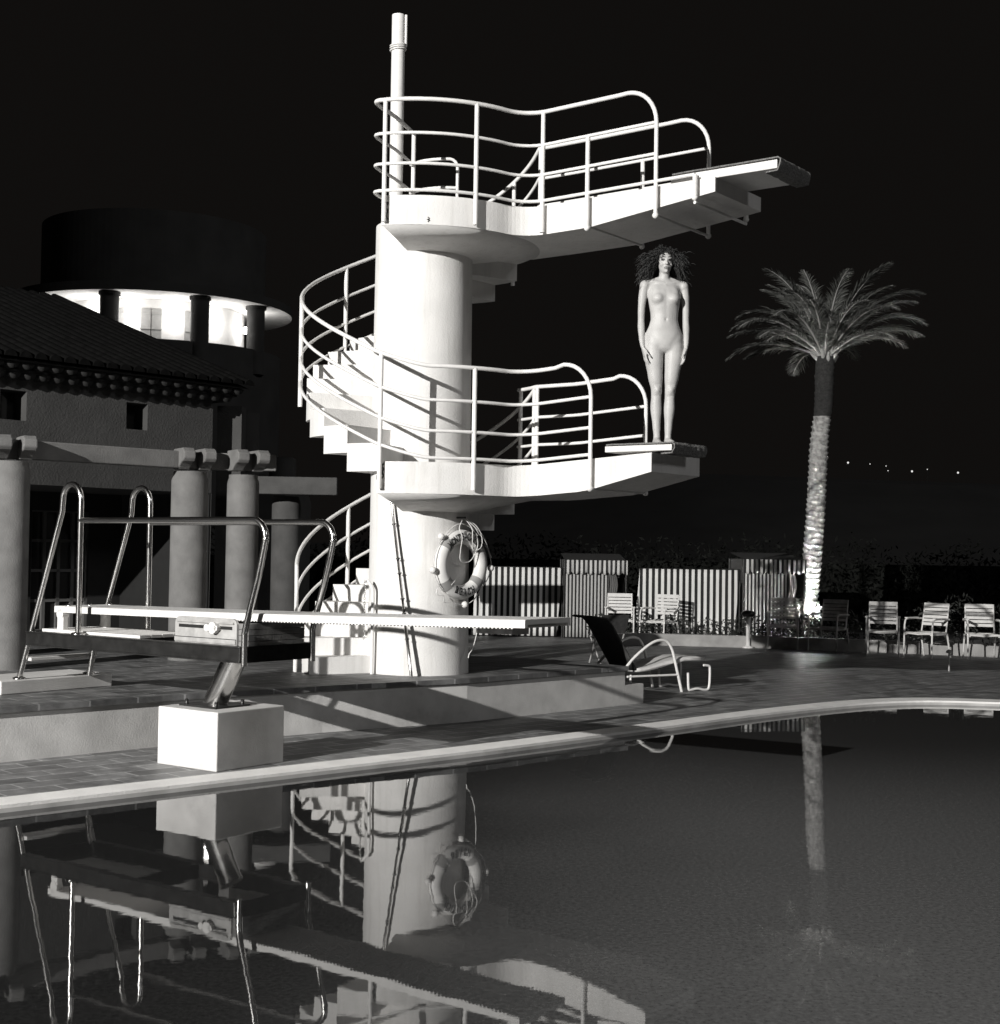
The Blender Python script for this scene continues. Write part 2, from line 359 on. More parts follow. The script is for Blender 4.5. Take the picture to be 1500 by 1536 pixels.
def platform(ztop, aend, rise, thick, tipthick, name):
    pts = near_path(RL, BN, PHI0, aend)
    phf = math.atan2(BF, math.sqrt(RL**2-BF**2))
    N = 16; xs = math.sqrt(RL**2-BF**2)
    far = [Vector((aend+(xs-aend)*k/N, BF, 0)) for k in range(N+1)]
    a1 = LR(18+0); far += [Vector((RL*math.cos(phf+(a1-phf)*k/4), RL*math.sin(phf+(a1-phf)*k/4), 0)) for k in range(1, 5)] if a1 > phf else []
    poly = pts + far + [Vector((.3*math.cos(a1), .3*math.sin(a1), 0)), Vector((0,0,0))]
    def zz(p, top):
        r_ = max(0, (p.x-1.2)/(aend-1.2)); zt_ = ztop + rise*r_
        if top: return zt_
        k = max(0, min(1, (p.x-1.9)/(aend-1.9))); return zt_ - (thick+(tipthick-thick)*k)
    bm = bmesh.new()
    for top in (0, 1):
        vs = [bm.verts.new((p.x, p.y, 0)) for p in poly]; es = [bm.edges.new((vs[i], vs[(i+1)%len(vs)])) for i in range(len(vs))]
        g = bmesh.ops.triangle_fill(bm, edges=es, use_beauty=True)
        for v in vs: v.co.z = zz(v.co, top) - zt
        if top: 
            for i in range(len(vs)): bm.faces.new((low[i], low[(i+1)%len(vs)], vs[(i+1)%len(vs)], vs[i]))
        low = vs
    bmesh.ops.recalc_face_normals(bm, faces=bm.faces)
    me = bpy.data.meshes.new(name); bm.to_mesh(me); bm.free(); me.materials.append(M['render'])
    o = bpy.data.objects.new(name, me); COL.objects.link(o); o.parent = tower
    return zz
def bell(ztop, thick, drop):
    mb = MB(); zb = ztop-thick
    mb.lathe([(RL-.004, zb+.02), (RL-.004, zb), (.8, zb-drop*.45), (RC-.02, zb-drop)], (0,0,0), 64, LR(PHI0+.3), LR(17.7))
    # closing end walls
    for ph in (PHI0+.3, 17.7):
        a = LR(ph); ca, sa = math.cos(a), math.sin(a)
        mb.add([(r*ca, r*sa, z) for r, z in [(RL-.004, zb+.02), (RL-.004, zb), (.8, zb-drop*.45), (RC-.02, zb-drop), (RC-.02, zb+.02)]], [(0,1,2,3,4)])
    tw(mb, 'landing_haunch', 'render')
ZU, ZL = 4.875, 2.44
AU, AL = 3.20, 2.60
zfU = platform(ZU, AU, .02, .27, .13, 'upper_platform'); bell(ZU, .27, .10)
zfL = platform(ZL, AL, .09, .29, .17, 'lower_platform'); bell(ZL, .29, .15)

# stairs
def stairs(z0, z1, p0, p1, n):
    rise = (z1-z0)/n; d = (p1-p0)/n
    for i in range(n):
        a, b_ = p0+d*i, p0+d*(i+1)
        if i == n-1: pass
        zt_ = z0+rise*(i+1)-.004; zb = max(z0 if z0 < .6 else z0-.2, zt_-rise-.085)
        ro = 1.13; N = 6
        out = [(ro*math.cos(LR(a+(b_-a)*k/N)), ro*math.sin(LR(a+(b_-a)*k/N))) for k in range(N+1)]
        inn = [((RC-.03)*math.cos(LR(b_+(a-b_)*k/N)), (RC-.03)*math.sin(LR(b_+(a-b_)*k/N))) for k in range(N+1)]
        mb = MB(); mb.prism(out+inn, zb, zt_); tw(mb, 'step', 'render')
stairs(zt, ZL, -152, -342, 12)
stairs(ZL, ZU, PHI0, -342, 14)

# railings -----------------------------------------------------------
HTS = [.87, .56, .28, .035]; RT, RP = .0195, .022
def helix(p0, p1, z0, z1, r, n=90):
    return [Vector((r*math.cos(LR(p0+(p1-p0)*k/n)), r*math.sin(LR(p0+(p1-p0)*k/n)), z0+(z1-z0)*k/n)) for k in range(n+1)]
def drop_end(pts, h, zend, r=.30, first=False):
    """bend the last point of a straight run down through a quarter circle to zend"""
    p = pts[-1]; d = (pts[-1]-pts[-2]).normalized(); d.z = 0; d.normalize(); out = pts[:-1]
    c0 = p - d*r
    while (out[-1]-c0).dot(d) > 0: out.pop()
    zz_ = p.z
    for k in range(0, 9):
        t = math.pi/2*k/8; out.append(Vector((c0.x+d.x*r*math.sin(t), c0.y+d.y*r*math.sin(t), zz_-r*1.05*(1-math.cos(t)))))
    out.append(Vector((p.x, p.y, zend))); return out
def post(p, ztop, zbot, parent, ball=False, r=RP):
    mb = MB(); mb.tube([(p.x,p.y,zbot),(p.x,p.y,ztop)], r, 10)
    if ball: mb.ball((p.x,p.y,zbot), r*1.25, 6)
    tw(mb, 'post', 'rail', parent)

def deck_rails(ztop, rise, aend_post, afrp, thick, lower):
    aE = AL if lower else AU
    zrise = lambda x: ztop + rise*max(0, (x-1.2)/(aE-1.2))
    path = near_path(RR, 0.0, PHI0 if lower else -104, aend_post, 24)
    def lift(q):
        if not lower: return 0
        ph = math.degrees(math.atan2(q.y, q.x)+RZ); k = max(0, min(1, (-84-ph)/(-84-PHI0))); return .13*k**1.3 if ph < -60 else 0
    hts = HTS
    mb = MB()
    top = [Vector((p.x, p.y, zrise(p.x)+hts[0]+lift(p))) for p in path]
    if not lower:
        # the upper rails curl round the landing's left end and run back towards the mast
        e0 = [Vector((.98*math.cos(LR(-112)), .98*math.sin(LR(-112)), 0)), Vector((.70*math.cos(LR(-112)), .70*math.sin(LR(-112)), 0)), Vector((.15*math.cos(LR(-140)), .15*math.sin(LR(-140)), 0))]
        s = [Vector((1.15*math.cos(LR(-110.5)), 1.15*math.sin(LR(-110.5)), 0)), Vector((RR*math.cos(LR(-107)), RR*math.sin(LR(-107)), 0))]
        curl = catmull(list(reversed(e0)) + s, 4)[:-1]
    else: curl = []
    full = [Vector((p.x,p.y,ztop+hts[0])) for p in curl] + top
    full = drop_end(full, 0, zrise(aend_post)-thick+.0)
    mb.tube(full, RT, 10); mb.ball(full[-1], RT*1.5, 6)
    rail = tw(mb, 'railing', 'rail')
    for h in hts[1:]:
        L = [Vector((p.x,p.y,ztop+h)) for p in curl] + [Vector((p.x,p.y,zrise(p.x)+h+lift(p))) for p in path]
        if h == hts[-1] and not lower:
            L.append(Vector((3.03, 0, zrise(3.03)+h)))
        mb = MB(); mb.tube(L, RT*.8, 8); tw(mb, 'rail', 'rail', rail)
    # posts
    angs = [-105, -64] if not lower else [-105, -63]
    for a in angs:
        p = Vector((RR*math.cos(LR(a)), RR*math.sin(LR(a)), 0)); post(p, ztop+hts[0]+lift(p), ztop-.25, rail)
    jx = near_path(RR, 0, -64, 1.5)[-2]
    if not lower:
        post(Vector((1.42,0,0)), ztop+hts[0], ztop-.26, rail)
        post(Vector((1.92,0,0)), ztop+hts[1], ztop-.28, rail, True)
        post(Vector((3.03,0,0)), zrise(3)+.03, zrise(3)-.17, rail, True)
        q = curl[0]; post(q, ztop+hts[0], ztop, rail)
    # far rail
    bf = .975; xs = math.sqrt(RR**2-bf**2)
    N = 14; ax = [aend_post + (xs-aend_post)*k/N for k in range(N+1)]
    topf = [Vector((x, bf, zrise(x)+hts[0])) for x in reversed(ax)]
    a1 = math.atan2(bf, xs); a18 = LR(18)
    if lower:                                          # short return round the landing's back
        crv = [Vector((RR*math.cos(a1+R_(k)), RR*math.sin(a1+R_(k)), ztop+hts[0])) for k in (18, 12, 6)]
    else: crv = []
    L = drop_end(crv+topf, 0, zrise(aend_post)-thick)
    mb = MB(); mb.tube(L, RT, 10); mb.ball(L[-1], RT*1.5, 6); rf = tw(mb, 'railing', 'rail')
    for h in hts[1:]:
        mb = MB(); mb.tube([Vector((p.x,p.y,p.z-hts[0]+h)) for p in crv+topf], RT*.8, 8); tw(mb, 'rail', 'rail', rf)
    post(Vector((xs+.02, bf, 0)), ztop+hts[0], ztop-.2, rf)
    if lower:
        a = a1+R_(16); post(Vector((RR*math.cos(a), RR*math.sin(a), 0)), ztop+hts[0], ztop-.2, rf)
    else:
        for x in (1.92, 3.03): post(Vector((x, bf, 0)), zrise(x)+(hts[1] if x < 2 else .03), zrise(x)-.28+(.11 if x>2 else 0), rf, True)
    for x in afrp:                                     # tie bars under the slab
        z = zrise(x)-thick-(0 if x < 2.9 else -.06)
        mb = MB(); mb.tube([(x, 0, z),(x, bf, z)], .014, 8); tw(mb, 'tie_bar', 'rail')
deck_rails(ZU, .02, 2.64, (1.92, 2.64, 3.03), .27, False)
deck_rails(ZL, .09, 1.99, (1.99,), .275, True)

def stair_rail(p0, p1, z0, z1, posts, start_curve=False, join=False):
    pts = helix(p0, p1, z0, z1, RR)
    top = [p+Vector((0,0,HTS[0])) for p in pts]
    if start_curve:
        st = top[0]; t = (top[1]-top[0]); t.z = 0; t.normalize()
        pre = [Vector((st.x, st.y, zt)), Vector((st.x, st.y, st.z-.30))]
        top = pre + [Vector((st.x, st.y, st.z-.16)), Vector((st.x+t.x*.03, st.y+t.y*.03, st.z-.06))] + [p for p in top[1:]]
        top = top[:2] + catmull(top[2:], 2)
    mb = MB(); mb.tube(top, RT, 10); rl = tw(mb, 'railing', 'rail')
    for h in HTS[1:]:
        mb = MB(); mb.tube([p+Vector((0,0,h)) for p in pts], RT*.8, 8); tw(mb, 'rail', 'rail', rl)
    for ph in posts:
        k = (ph-p0)/(p1-p0); z = z0+(z1-z0)*k
        post(Vector((RR*math.cos(LR(ph)), RR*math.sin(LR(ph)), 0)), z+HTS[0], z-.22, rl)
stair_rail(-168, -342, zt+.12, ZL, (-228, -285, -340), True)
stair_rail(-107, -342, ZL+.13, ZU, (-176, -224, -272, -318))

def stain(phi, z, L_, seed):
    r5 = random.Random(seed); mb = MB(); n = 14; vs = []
    for i in range(n+1):
        w_ = .010*(.4+r5.random())*(1 if i < n else .2); zz_ = z-L_*i/n; o_ = .006*math.sin(i*1.1+seed)
        for s in (-1,1):
            a = LR(phi)+(o_+s*w_)/RL; vs.append(((RL+.0025)*math.cos(a), (RL+.0025)*math.sin(a), zz_))
    mb.add(vs, [(2*i,2*i+1,2*i+3,2*i+2) for i in range(n)]); tw(mb, 'rust_run', 'rust')
for k, (ph_, z_, l_) in enumerate(((-104.3,ZU-.06,.17),(-63.4,ZU-.03,.18),(-104.2,ZL-.02,.14),(-62.3,ZL-.10,.10),(-85,ZU-.2,.05))): stain(ph_, z_, l_, k)
# low guard rail round the stair well on the upper landing
def wpt(x, y): v = Vector((x,y,0))-CC; return Vector((v.dot(A), v.dot(B), 0))
for i, h in enumerate((.55, .27)):
    P = [wpt(-.93,13.95), wpt(-.80,13.80), wpt(-.62,13.72), wpt(-.46,13.72)]
    P = [Vector((p.x,p.y,ZU+h)) for p in catmull(P, 4)]
    if i == 0: P = drop_end(P, 0, ZU, r=.08)
    mb = MB(); mb.tube(P, RT*.8, 8)
    if i == 0: g = tw(mb, 'guard_rail', 'rail')
    else: tw(mb, 'rail', 'rail', g)
# mast
mp_ = wpt(-1.075, 13.98)
mb = MB(); mb.tube([(mp_.x,mp_.y,ZU),(mp_.x,mp_.y,6.92)], .066, 20); mast = tw(mb, 'mast', 'rail')
c2 = wpt(-1.0, 13.97); mb = MB(); mb.tube([(c2.x,c2.y,6.6),(c2.x,c2.y,6.92)], .014, 8)
for zz_ in (6.60, 6.62, 6.575):
    ang0 = random.random(); mb.tube([(mp_.x+.078*math.cos(t*.5), mp_.y+.078*math.sin(t*.5), zz_+.01*math.sin(t*.5+ang0)) for t in range(13)], .008, 6, False, True)
tw(mb, 'mast_cable', 'rail', mast)

# planks with coir matting
def plank(z, a0, a1, slope, thick, withmat):
    b0, b1 = .07, .65; L = a1-a0; am = (a0+a1)/2
    ax = Vector((1,0,slope)).normalized()
    mb = MB(); mb.box((am, (b0+b1)/2, z-thick/2+slope*(am-a0)), L, b1-b0, thick, ax, (0,1,0), ax.cross(Vector((0,1,0))))
    p = tw(mb, 'plank', 'board', bevel=.006)
    # matting wrapped over the end, slightly lumpy edge
    mb = MB(); n = 40; th = .014; vs = []
    prof = [(a0+.02, z+.004)] + [(a0+(L)*k/8, z+.006+slope*L*k/8) for k in range(1,8)] + [(a1+.012, z+.008+slope*L), (a1+.024, z-.008+slope*L), (a1+.024, z-thick*.6+slope*L), (a1+.006, z-thick-.016+slope*L), (a1-.10, z-thick-.02+slope*L)]
    for j in range(n+1):
        y = b0-.012 + (b1-b0+.024)*j/n
        for i, (x, zq) in enumerate(prof):
            wv = noise.noise(Vector((x*9, y*14, i*.7)))*.010; vs.append((x+(wv if i > 7 else 0), y, zq+abs(wv)*.5))
    K = len(prof); mb.add(vs, [(j*K+i, j*K+i+1, (j+1)*K+i+1, (j+1)*K+i) for j in range(n) for i in range(K-1)])
    o = tw(mb, 'matting', 'mat', p); sm = o.modifiers.new('solid', 'SOLIDIFY'); sm.thickness = .012; sm.offset = 1
plank(4.965, 2.75, 3.77, .0, .075, True)
plank(2.60, 2.10, 2.79, .0, .055, True)
# stencilled marks beside the lower landing
def text_mesh(s, size, ext=.002, bold=0):
    cu = bpy.data.curves.new('t', 'FONT'); cu.body = s; cu.size = size; cu.extrude = ext; cu.offset = bold; cu.align_x = 'CENTER'; cu.align_y = 'CENTER'; cu.resolution_u = 3
    o = bpy.data.objects.new('t', cu); COL.objects.link(o)
    me = bpy.data.meshes.new_from_object(o.evaluated_get(bpy.context.evaluated_depsgraph_get()))
    bpy.data.objects.remove(o); bpy.data.curves.remove(cu); return me
# ------------------------------------------------------------------ springboard
T = Vector((.178, 9.5, 0))
def sl(a, b): return T + A*a + B*b
sb = empty('springboard', sl(-2.53,-.4), RZ, label='low white springboard on a polished steel stand with looped steel handrails', cat='springboard')
def sp(mb, name, m, parent=None, **k):
    for i, v in enumerate(mb.v): mb.v[i] = (v[0]+2.53, v[1]+.4, v[2])
    return mb.build(name, m, parent or sb, **k)
# board
mb = MB(); a0, a1, z0_, z1_ = -4.17, .462, 1.145, 1.223; b0, b1 = -.65, -.15; th = .048
N = 40; vs = []; 
for i in range(N+1):
    t = i/N; a = a0+(a1-a0)*t; z = z0_+(z1_-z0_)*t - .012*math.sin(t*math.pi)
    for (b_, dz) in ((b0,0),(b0+.012,.004),(b1-.012,.004),(b1,0),(b1,-th),(b1-.03,-th),(b1-.03,-th+.02),(b0+.03,-th+.02),(b0+.03,-th),(b0,-th)): vs.append((a,b_,z+dz))
K = 10; mb.add(vs, [(i*K+k, i*K+(k+1)%K, (i+1)*K+(k+1)%K, (i+1)*K+k) for i in range(N) for k in range(K)] + [list(range(K)), [N*K+k for k in range(K)]])
board = sp(mb, 'board', 'board')
mb = MB()
for i in range(90):
    a = a1-.10-i*.030; t = (a-a0)/(a1-a0); z = z0_+(z1_-z0_)*t - .012*math.sin(t*math.pi) - th
    mb.box((a, (b0+b1)/2, z-.002), .013, b1-b0-.004, .009)
sp(mb, 'ribbing', 'board', board)
mb = MB(); mb.box((a1-.35, -.40, z1_-th-.03), .28, .18, .055); sp(mb, 'torsion_box', 'alu', board)
for i in range(3):
    mb = MB(); mb.lathe([(.018,0),(.018,.012),(.001,.014)], (-4.05+.0, -.60+i*.2, 1.150), 10); sp(mb, 'bolt', 'chrome', board)
# frame
fz0, fz1 = .84, .935
def framebar(p, q, w=.06):
    mb = MB(); p = Vector(p); q = Vector(q); c = (p+q)/2; d = q-p
    mb.box((c.x,c.y,(fz0+fz1)/2), d.length, w, fz1-fz0, d); mb.box((c.x,c.y,fz1+.004), d.length, w*1.25, .012, d); mb.box((c.x,c.y,fz0-.004), d.length, w*1.25, .012, d); return mb
fr = sp(framebar((-4.34,-.76,0),(-1.88,-.76,0)), 'frame', 'darksteel', bevel=.004)
for p, q in (((-4.34,-.09,0),(-1.88,-.09,0)),((-4.34,-.73,0),(-4.34,-.12,0)),((-1.87,-.73,0),(-1.87,-.12,0)),((-3.0,-.73,0),(-3.0,-.12,0))):
    sp(framebar(p,q), 'frame_bar', 'darksteel', fr)
mb = MB()
for i in range(5): mb.box((-3.66, -.645+i*.11, fz1+.018), 1.2, .10, .022)
sp(mb, 'standing_deck', 'board')
mb = MB()
for i in range(4): mb.box((-1.955, -.42, .955+i*.042), .13, .56, .038)
sp(mb, 'timber_stack', 'wood')
# fulcrum
def roundplate(b):
    mb = MB(); P = []; x0, x1, z0, z1, r = -2.635, -1.985, .945, 1.132, .05
    P = [(x0,z0),(x1,z0)] + [(x1-r+r*math.cos(t), z1-r+r*math.sin(t)) for t in [math.pi/2*k/5 for k in range(6)]] + [(x0+r-r*math.sin(t), z1-r+r*math.cos(t)) for t in [math.pi/2*k/5 for k in range(6)]]
    n = len(P); mb.add([(x,b-.012,z) for x,z in P]+[(x,b+.012,z) for x,z in P], [list(range(n)), list(range(n,2*n))[::-1]]+[(i,(i+1)%n,n+(i+1)%n,n+i) for i in range(n)]); return mb
for b in (-.71, -.13):
    fp = sp(roundplate(b), 'fulcrum_plate', 'alu')
    s = -1 if b < -.4 else 1
    mb = MB(); mb.box((-2.31, b+s*.014, 1.065), .56, .006, .022); mb.box((-2.31, b+s*.014, .985), .64, .005, .005); sp(mb, 'slot', 'dark', fp)
    mb = MB(); mb.box((-2.31, b+s*.018, 1.100), .60, .014, .012); mb.box((-2.31, b+s*.016, .968), .64, .012, .03); sp(mb, 'guide_strip', 'alu', fp)
    for da, rr in ((-2.20,.042),(-2.26,.026),(-2.165,.02)):
        mb = MB(); mb.tube([(da,b,1.062),(da,b+s*.05,1.062)], rr, 16); sp(mb, 'knob', 'ring', fp)
mb = MB(); mb.tube([(-2.21,-.70,1.075),(-2.21,-.14,1.075)], .045, 16); sp(mb, 'roller', 'darksteel')
for b in (-.62, -.20):
    mb = MB(); mb.box((-4.10, b, 1.02), .075, .05, .155); mb.tube([(-4.10,b-.03,1.085),(-4.10,b+.03,1.085)], .042, 12); sp(mb, 'anchor_bracket', 'ring', bevel=.005)
# handrails
for b, ln in ((-.76, 'near'), (-.08, 'far')):
    P = [(-4.46,b,.55),(-4.34,b,.87),(-4.12,b,1.45),(-3.95,b,1.90)]
    P += [(-3.83-.115*math.cos(t)*1.0, b, 1.985+.13*math.sin(t)) for t in [math.pi*k/10 for k in range(1, 11)]]
    P += [(-3.715,b,1.8),(-3.715,b,1.4),(-3.715,b,fz1+.01)]
    mb = MB(); mb.tube(P, .023, 14); hr = sp(mb, 'handrail', 'chrome')
    mb = MB(); mb.lathe([(.055,0),(.055,.012),(.03,.018)], (-3.715,b,fz1+.01), 14); sp(mb, 'flange', 'chrome', hr); mb = MB(); mb.lathe([(.05,0),(.05,.012),(.03,.018)], (-4.46,b,.552), 14); sp(mb, 'flange', 'chrome', hr)
    P = [(-3.715,b,1.83),(-3.0,b,1.832),(-2.2,b,1.834),(-1.86,b,1.834)]
    P += [(-1.80+.125*math.sin(t), b, 1.709+.125*math.cos(t)) for t in [R_(105)*k/8 for k in range(1, 9)]]
    P += [(-1.735,b,1.45),(-1.80,b,1.25),(-1.86,b,1.06),(-1.865,b,1.0),(-1.865,b,fz0-.03)]
    mb = MB(); mb.tube(catmull([Vector(p) for p in P],3), .023, 14); sp(mb, 'handrail', 'chrome')
for z in (.715,):
    mb = MB(); am = -4.46+.12*(z-.55)/.32; mb.box((am, -.42, z), .13, .64, .028); sp(mb, 'ladder_step', 'board', bevel=.004)
mb = MB()
mb.tube([Vector((-4.30,-.15,.84)), Vector((-4.36,-.15,.55))], .02, 10); sp(mb, 'brace', 'chrome')
# sloping leg
mb = MB(); mb.tube([(-2.55,-.40,.47),(-2.33,-.40,.835)], .095, 28)
for i, v in enumerate(mb.v): mb.v[i] = (v[0], -.40+(v[1]+.40)*.85, v[2])
leg = sp(mb, 'leg', 'chrome')
mb = MB(); mb.box((-2.55,-.40,.462), .40, .34, .014)
for x in (-.16,.16):
    for y in (-.13,.13): mb.lathe([(.014,0),(.014,.035),(.001,.037)], (-2.55+x,-.40+y,.469), 8)
sp(mb, 'base_plate', 'darksteel', leg)
# pedestal block
def blockthing(name, a0, a1, b0, b1, z0, z1, m, label, cat, bev=.008, sub=0):
    c = sl((a0+a1)/2, (b0+b1)/2); mb = MB(); mb.box((0,0,(z1-z0)/2), a1-a0, b1-b0, z1-z0)
    o = mb.build(name, m, None, bevel=bev); o.location = (c.x,c.y,z0); o.rotation_euler = (0,0,RZ); return tag(o, label, cat)
M['pedestal'] = mat('pedestal_concrete', .62, .9, var=.10, scale=5, bump=.08, bscale=80, dirt=.18)
blockthing('concrete_pedestal', -2.83, -2.19, -.70, -.03, zd, .455, 'pedestal', 'square whitewashed concrete block carrying the leaning steel leg at the pool edge', 'pedestal')
blockthing('concrete_slab', -4.95, -4.38, -.98, .10, zt, .55, 'pedestal', 'low concrete slab under the feet of the steel ladder rails on the terrace', 'slab')

# ------------------------------------------------------------------ life ring
ph = -40.4; nw = Vector((math.cos(R_(ph)), math.sin(R_(ph)), 0)); rc = CC + nw*(RC+.065); rc.z = 1.504
lr = empty('life_ring', rc, R_(ph-4)+math.pi/2, label='white life ring with roped floats hung on the tower column', cat='life ring')
# local: x tangent (to the right seen from outside), -y outwards, z up
def rbuild(mb, n, m, p=None, **k): return mb.build(n, m, p or lr, **k)
Rm, rm = .266, .070
def torus(t0, t1, n, rr, m=16, flat=.85):
    mb = MB(); vs = []; full = abs(t1-t0-360) < 1e-3; K = n if full else n+1
    for i in range(K):
        t = R_(t0+(t1-t0)*i/n)
        for k in range(m):
            q = 2*math.pi*k/m; rad = Rm+rr*math.cos(q); vs.append((rad*math.sin(t), rr*flat*math.sin(q), rad*math.cos(t)))
    mb.add(vs, [(i*m+k, i*m+(k+1)%m, ((i+1)%K)*m+(k+1)%m, ((i+1)%K)*m+k) for i in range(n) for k in range(m)], True); return mb
rb = rbuild(torus(0,360,72,rm), 'ring', 'ring')
for t in (48, 132, 228, 312): rbuild(torus(t-9, t+9, 6, rm+.003), 'band', 'band')
def letters(word, tc, up, step):
    for i, ch in enumerate(word):
        t = tc + (i-(len(word)-1)/2)*step*(1 if up else -1)
        me = text_mesh(ch, .086, .0015, .0018)
        o = bpy.data.objects.new('letter', me); COL.objects.link(o); o.parent = lr; me.materials.append(M['black'])
        a = R_(t); p = Vector((Rm*math.sin(a), -rm*.85-.001, Rm*math.cos(a)))
        rot = -a if up else -a+math.pi
        ex = Vector((math.cos(rot), 0, math.sin(rot))); ez = Vector((-math.sin(rot), 0, math.cos(rot)))
        for v in me.vertices:
            c = v.co.copy(); rad = c.y*1.15; q = ex*(c.x*.72) + ez*rad
            pp = p+q; rr_ = math.hypot(pp.x, pp.z)-Rm; yy = -.85*math.sqrt(max(1e-6, rm*rm-min(rm*.93,abs(rr_))**2)) - .0045 - (.002 if c.z > 0 else 0)
            v.co = Vector((pp.x, yy, pp.z))
letters('MONTE-CARLO', 0, True, 9.2); letters('BEACH', 180, False, 12)
def rope(P, r=.0048, closed=False, name='rope', par=None): 
    mb = MB(); mb.tube(catmull([Vector(p) for p in P], 5), r, 6, True, closed); return rbuild(mb, name, 'rope', par or rb)
def at_(t, rad, y=-.02): return (rad*math.sin(R_(t)), y, rad*math.cos(R_(t)))
for t0 in (48, 132, 228, 312):
    rope([at_(t0, .345), at_(t0+20, .372), at_(t0+42, .392 if t0 not in (228,) else .38), at_(t0+64, .372), at_(t0+84, .345)])
for t in (-52+5, 90+5, 174, 262):
    p = at_(t, .388); mb = MB(); mb.ball(p, .033, 8); rbuild(mb, 'float', 'ring', rb)
rope([at_(0,.44,-.02), at_(-14,.36,-.06), at_(-14,.27,-.08), at_(-22,.15,-.05), at_(-40,.05,-.03), at_(70,.10,-.03), at_(40,.24,-.07), at_(16,.35,-.07), at_(3,.44,-.02)])
rope([at_(2,.44,-.03), at_(10,.36,-.075), at_(14,.28,-.085), at_(24,.20,-.07), at_(42,.18,-.06), at_(48,.26,-.08), at_(34,.35,-.07), at_(14,.42,-.03)])
rope([at_(3,.44,-.02), at_(16,.38,-.07), at_(30,.34,-.07), at_(45,.355,-.06), at_(62,.36,-.04), at_(80,.40,-.02)])
rope([at_(4,.45,-.02), at_(20,.40,-.06), at_(34,.36,-.07), at_(50,.37,-.05)])
rope([at_(225,.27,-.075), at_(218,.20,-.05), at_(214,.19,-.03)]); rope([at_(236,.40,-.03), at_(230,.44,-.03), at_(222,.40,-.05), at_(214,.43,-.03), at_(206,.40,-.04)])
rope([at_(140,.34,-.03), (.23,-.03,-.40), (.22,-.02,-.62), (.16,-.02,-.80), (.10,-.03,-.86), (.09,-.03,-.90)])
mb = MB(); mb.tube([(0,.08,.45),(0,-.05,.45)], .01, 8); rbuild(mb, 'hook', 'darksteel')

# leaning pole against the column
p0, p1 = onY(617,1012,13.46), onY(586,741,13.60); p0.z = zt+.005
po = empty('pole', p0, label='thin steel pole leaning against the tower column from terrace to lower landing', cat='pole')
mb = MB(); d = p1-p0; mb.tube([(0,0,0), d*.35, d*.35, d], [.016,.016,.013,.013], 10); mb.build('shaft', 'chrome', po)
for k in (.2,.34,.36,.42,.56,.64,.83):
    mb = MB(); mb.tube([d*k, d*(k+.006)], .021, 8); mb.build('clip', 'darksteel', po)
# bent tube with chain at the foot of the stair
p0 = onY(557.5,1008,13.72); p0.z = zt
sp_ = empty('stair_post', p0, label='slim white bent post beside the bottom steps', cat='post')
mb = MB(); mb.tube(catmull([Vector(q) for q in ((0,0,0),(0,0,.4),(0,0,.75),(-.01,.0,.83),(-.05,.01,.885),(-.075,.02,.90))],4), .017, 10); mb.build('bent_tube', 'rail', sp_)
mb = MB()
for i in range(24):
    z = -.012-.0235*i; ax = Vector((1,0,0)) if i%2 else Vector((0,1,0))
    mb.tube([Vector((0,0,z))+ax*.008*math.cos(t)+Vector((0,0,.0155*math.sin(t))) for t in [2*math.pi*k/10 for k in range(10)]], .0028, 5, False, True)
ch = mb.build('chain', 'chrome', None); ch.location = p0+Vector((-.078,-.02,.90))
tag(ch, 'thin chain hanging straight down from the bent white post', 'chain')
# stencilled marks on the column under the landing's left end
for s, (px, py) in (('DE',(563,716)),('N',(566,700))):
    ww = R_(-143); me = text_mesh(s, .055, .001, .001); o = bpy.data.objects.new('stencil', me); COL.objects.link(o); o.parent = tower; me.materials.append(M['black'])
    zz_ = onY(px,py,13.75).z - zt; nl = Vector((math.cos(LR(-143)), math.sin(LR(-143)), 0)); tl_ = Vector((-nl.y, nl.x, 0))
    for v in me.vertices: c = v.co.copy(); v.co = nl*(RC+.004) + tl_*c.x + Vector((0,0,zz_+c.y))
# ------------------------------------------------------------------ person
def voxel_join(mb, name, voxel, smooth=6):
    o = mb.build(name+'_raw', 'skin'); r = o.modifiers.new('r', 'REMESH'); r.mode = 'VOXEL'; r.voxel_size = voxel; r.use_smooth_shade = True
    s = o.modifiers.new('s', 'SMOOTH'); s.factor = .5; s.iterations = smooth
    me = bpy.data.meshes.new_from_object(o.evaluated_get(bpy.context.evaluated_depsgraph_get()))
    bpy.data.objects.remove(o); me.name = name; return me
def loft(mb, rings, n=28):
    """rings: (x, y, z, rx, ry[, power]) horizontal super-ellipses, closed ends"""
    vs = []
    for r in rings:
        x, y, z, rx, ry = r[:5]; pw = r[5] if len(r) > 5 else 1
        for k in range(n):
            t = 2*math.pi*k/n; c_, s_ = math.cos(t), math.sin(t)
            vs.append((x+rx*math.copysign(abs(c_)**pw, c_), y+ry*math.copysign(abs(s_)**pw, s_), z))
    N = len(rings)
    mb.add(vs, [(i*n+k, i*n+(k+1)%n, (i+1)*n+(k+1)%n, (i+1)*n+k) for i in range(N-1) for k in range(n)] + [list(range(n))[::-1], [(N-1)*n+k for k in range(n)]], True)
def ell(mb, c, rx, ry, rz, n=12):
    vs = []; 
    prof = [(max(1e-4, math.sin(math.pi*i/n)), -math.cos(math.pi*i/n)) for i in range(n+1)]
    m2 = MB(); m2.lathe(prof, (0,0,0), n*2); mb.add([(c[0]+v[0]*rx, c[1]+v[1]*ry, c[2]+v[2]*rz) for v in m2.v], m2.f, True)
